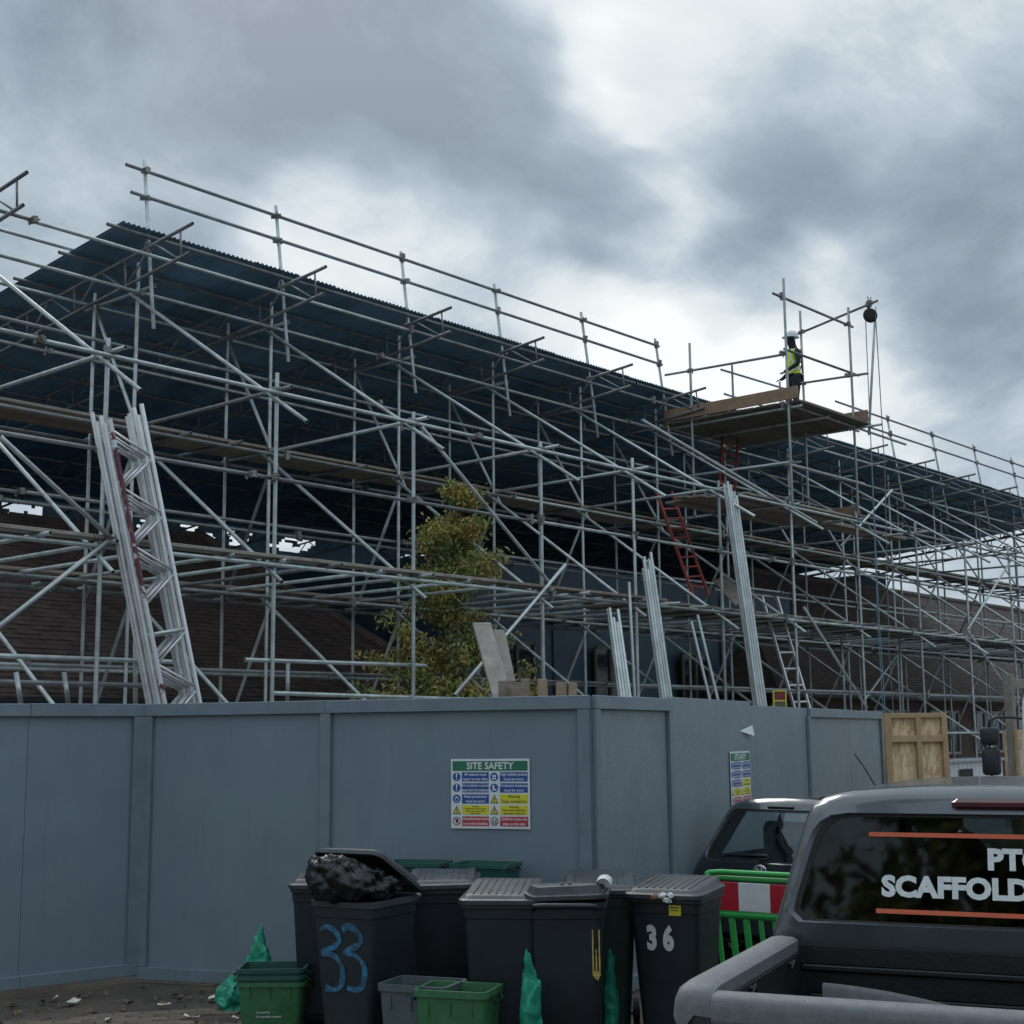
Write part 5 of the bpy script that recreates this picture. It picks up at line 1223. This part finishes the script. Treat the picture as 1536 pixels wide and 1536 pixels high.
def rcf(lp): return [Vector((p.x, fc(p.y), p.y)) for p in lp]
rings = [rc(wc_, .012), rc(wc2, 0), [a_.lerp(c_, .5) for a_, c_ in zip(rc(wc2, 0), rc(oc0, .03))], rc(oc0, .03), rc([p.lerp(q, .75) for p, q in zip(oc0, oc1)], .08), rc(oc1, .17), rc(oc1, .42), [rc(oc1, .42)[i].lerp(rcf(oc1)[i], .38) for i in range(NC)], [rc(oc1, .42)[i].lerp(rcf(oc1)[i], .45) for i in range(NC)], [rc(oc1, .42)[i].lerp(rcf(oc1)[i], .88) for i in range(NC)], rcf(oc0)]
def side_win(i, j):
    z = (rings[i][j].z + rings[i + 1][j].z) / 2; return i in (6, 8) and .96 < z < 1.33 and abs(rings[i][j].x) > .3
b = MB(); b.loft(rings, skip=side_win); cb_ = b.build('body', 'car_paint', hb, auto=38)
b = MB(); b.loft(rings[6:10], skip=lambda i, j: not side_win(i + 6, j)); b.build('side_window', 'glass', hb, auto=50)
b = MB(); b.add(rc(wc_, .012), [tuple(range(NC))]); b.build('rear_window', 'glass', hb)
b = MB(); b.loft([rc(wc_, .008), rc(scl(wc_, .93, .94), .008)]); b.build('window_border', 'black', cb_)
wf = radial_loop(rounded([(-.66, .98), (.66, .98), (.52, 1.36), (-.52, 1.36)], .08, 5), C2, NC); b = MB(); b.loft([rcf(wf), rcf(oc0)]); b.build('windscreen_frame', 'black_plastic', cb_)
b = MB(); b.add(rcf(wf), [tuple(range(NC))]); b.build('windscreen', 'glass', hb)
b = MB(); b.bbox((0, 3.05, .62), (1.5, .75, .55), .12); b.build('bonnet', 'car_paint', hb, auto=40)
b = MB(); b.box((0, 1.5, .5), (1.4, 2.6, .4)); b.build('floor_pan', 'black_plastic', hb)
for x_, y_ in ((-.68, .45), (.68, .45), (-.68, 2.75), (.68, 2.75)): wheel(hb, x_, y_, .29, .18, 1 if x_ > 0 else -1)
for x_ in (-.34, .34):
    b = MB(); b.bbox((x_, .95, .95), (.5, .14, .5), .07); b.build('rear_seat', 'seat', hb, auto=40)
    b = MB(); b.bbox((x_, 1.75, 1.0), (.48, .15, .55), .07); b.bbox((x_, 1.73, 1.28), (.26, .10, .20), .045); b.build('front_seat', 'seat', hb, auto=40)
b = MB(); b.path([(-.05, yc(.93) - .085, .925), (.05, yc(.95) - .08, .955), (.0, yc(.98) - .07, .975), (-.42, yc(.965) - .04, .962)], .011, 6); b.path([(-.02, yc(.96) - .05, .972), (-.46, yc(.955) - .03, .945)], .008, 5); b.build('rear_wiper', 'black_plastic', hb, smooth=True)
def ell(b, c, rx, rz, r, n=24): b.path([(c[0] + rx * math.cos(2 * math.pi * i / n), c[1], c[2] + rz * math.sin(2 * math.pi * i / n)) for i in range(n + 1)], r, 5)
b = MB(); ell(b, (0, -.075, .865), .058, .038, .006); ell(b, (0, -.078, .865), .018, .036, .0045); ell(b, (0, -.078, .881), .04, .017, .0045); b.build('emblem', 'chrome', hb, smooth=True)
b = MB(); b.bbox((0, -.09, .55), (.52, .012, .112), .004); pl_o = b.build('number_plate', 'plate', hb)
me = text_mesh('GJ15 KPO', .095, 'black', .002, squeeze=.72); link('plate_lettering', me, pl_o, (0, -.099, .55), (rad(90), 0, 0))
b = MB(); b.bbox((0, -.06, .42), (1.45, .12, .26), .05); b.build('rear_bumper', 'black_plastic', hb, auto=40)
b = MB(); b.bbox((0, -.062, .70), (1.1, .02, .02), .006); b.build('hatch_trim', 'chrome', hb)
b = MB(); b.bbox((0, yc(1.365) - .05, 1.365), (.26, .04, .018), .006); b.build('brake_lamp', 'black', hb)
for s in (-1, 1): b = MB(); b.bbox((s * .735, .08, .62), (.10, .12, .20), .03); b.build('tail_lamp', 'tail_red', hb, auto=40)
b = MB(); b.path([(.1, 1.9, 1.43), (.1, 1.62, 1.68), (.1, 1.45, 1.80)], .006, 5); b.build('aerial', 'black_plastic', hb)

# ------------------------------------------------------------------ worker on the loading tower
WP = on_y(1194, 620, 13.35); WZ = TZ - .09 + .019 + .006
fdir = Vector((-.80, .60, 0))
wk = thing('person', 'worker in white helmet and yellow hi-vis vest standing on the loading tower', 'person', (WP.x, WP.y, WZ), math.atan2(fdir.y, fdir.x) - math.pi / 2)
V = [((0, 0, .96), .125), ((0, .01, 1.10), .13), ((0, .0, 1.28), .155), ((0, -.01, 1.42), .135), ((0, 0, 1.52), .072), ((0, .03, 1.60), .078), ((0, .035, 1.69), .10), ((0, .03, 1.76), .085),
     ((-.10, 0, .90), .10), ((-.11, .04, .50), .068), ((-.11, -.01, .10), .048), ((-.12, .04, .045), .045), ((-.12, .15, .035), .04),
     ((.10, 0, .90), .10), ((.11, .10, .52), .068), ((.12, .04, .10), .048), ((.12, .09, .045), .045), ((.13, .20, .035), .04),
     ((-.19, -.01, 1.42), .065), ((-.25, .02, 1.16), .05), ((-.20, .24, 1.02), .037), ((-.185, .30, .985), .03),
     ((.19, -.01, 1.42), .065), ((.25, -.04, 1.15), .05), ((.23, .14, .97), .037), ((.22, .20, .94), .03), ((0, .135, 1.665), .018)]
Ed = [(0, 1), (1, 2), (2, 3), (3, 4), (4, 5), (5, 6), (6, 7), (0, 8), (8, 9), (9, 10), (10, 11), (11, 12), (0, 13), (13, 14), (14, 15), (15, 16), (16, 17), (3, 18), (18, 19), (19, 20), (20, 21), (3, 22), (22, 23), (23, 24), (24, 25), (6, 26)]
sm = bpy.data.meshes.new('body_skeleton'); sm.from_pydata([p for p, r in V], Ed, [])
so = bpy.data.objects.new('tmp', sm); col.objects.link(so)
md = so.modifiers.new('s', 'SKIN'); so.modifiers.new('u', 'SUBSURF').levels = 2
for i, (p, r) in enumerate(V): sm.skin_vertices[0].data[i].radius = (r, r * (.78 if i in (1, 2, 3) else 1)); sm.skin_vertices[0].data[i].use_root = (i == 0)
bpy.context.view_layer.update()
bme = bpy.data.meshes.new_from_object(so.evaluated_get(bpy.context.evaluated_depsgraph_get())); bpy.data.objects.remove(so, do_unlink=True)
bmx = bmesh.new(); bmx.from_mesh(bme)
def finger(base, d, L, r):
    mb2 = MB(); d = Vector(d).normalized(); p0 = Vector(base); p1 = p0 + d * L * .5; p2 = p1 + (d + Vector((0, .0, -.7))).normalized() * L * .5
    mb2.path([p0 - d * .01, p0 + d * L * .25, p1, p2], [r, r, r * .95, r * .7], 6); return mb2
for hx, hy, hz, s in ((-.185, .31, .98, 1), (.22, .21, .935, -1)):
    for k, L in enumerate((.065, .075, .07, .055)):
        mb2 = finger((hx + (k - 1.5) * .019, hy + .015, hz), ((k - 1.5) * .1, 1, -.35), L, .009)
        vv = [bmx.verts.new(p) for p in mb2.v]; [bmx.faces.new([vv[i] for i in f]) for f in mb2.f]
    mb2 = finger((hx + s * .03, hy - .02, hz - .005), (s * .6, .8, -.2), .05, .010); vv = [bmx.verts.new(p) for p in mb2.v]; [bmx.faces.new([vv[i] for i in f]) for f in mb2.f]
for f in bmx.faces:
    c = f.calc_center_median(); f.smooth = True
    f.material_index = 1 if (c.z > 1.52 and c.y > -.035) or (abs(c.x) > .14 and c.y > .13 and .85 < c.z < 1.04) else (2 if c.z > 1.53 else 0)
bmx.to_mesh(bme); 
bme.materials.clear(); [bme.materials.append(M[k]) for k in ('cloth_dark', 'skin', 'black')]
link('body', bme, wk)
# vest follows the torso
vm = bmesh.new(); bmesh.ops.delete(bmx, geom=[f for f in bmx.faces if not (.98 < f.calc_center_median().z < 1.47 and abs(f.calc_center_median().x) < .185 and abs(f.calc_center_median().y) < .17)], context='FACES')
bmx.normal_update()
for v in bmx.verts: v.co += v.normal * .014
for f in bmx.faces:
    z = f.calc_center_median().z; f.material_index = 1 if 1.06 < z < 1.11 or 1.19 < z < 1.23 or (z > 1.25 and .07 < abs(f.calc_center_median().x) < .11) else 0
vme = bpy.data.meshes.new('vest'); bmx.to_mesh(vme); bmx.free(); [vme.materials.append(M[k]) for k in ('hivis', 'reflect')]; link('vest', vme, wk)
b = MB(); hr = [[Vector((.115 * k * math.cos(2 * math.pi * i / 20), .03 + .14 * k * math.sin(2 * math.pi * i / 20), z)) for i in range(20)] for z, k in ((1.735, 1.12), (1.742, 1.12), (1.745, 1.0), (1.79, .99), (1.84, .84), (1.87, .55), (1.885, .15))]
for p in hr[0] + hr[1]:
    if p.y > .1: p.y += .035
b.loft(hr, True, True); b.build('helmet', 'helmet', wk, auto=60)
b = MB(); b.path([(.155 * math.cos(a * math.pi / 10), .01 + .135 * math.sin(a * math.pi / 10), .985) for a in range(21)], .018, 6); b.bbox((-.15, .02, .93), (.03, .1, .14), .01); b.bbox((.0, -.145, .93), (.16, .03, .12), .01); b.build('tool_belt', 'black_plastic', wk)
b = MB(); b.path([(-.09, -.12, 1.40), (0, -.165, 1.22), (.10, -.13, 1.02)], .012, 5); b.path([(.09, -.12, 1.40), (0, -.168, 1.22), (-.10, -.13, 1.02)], .012, 5); b.build('harness', 'black_plastic', wk, smooth=True)
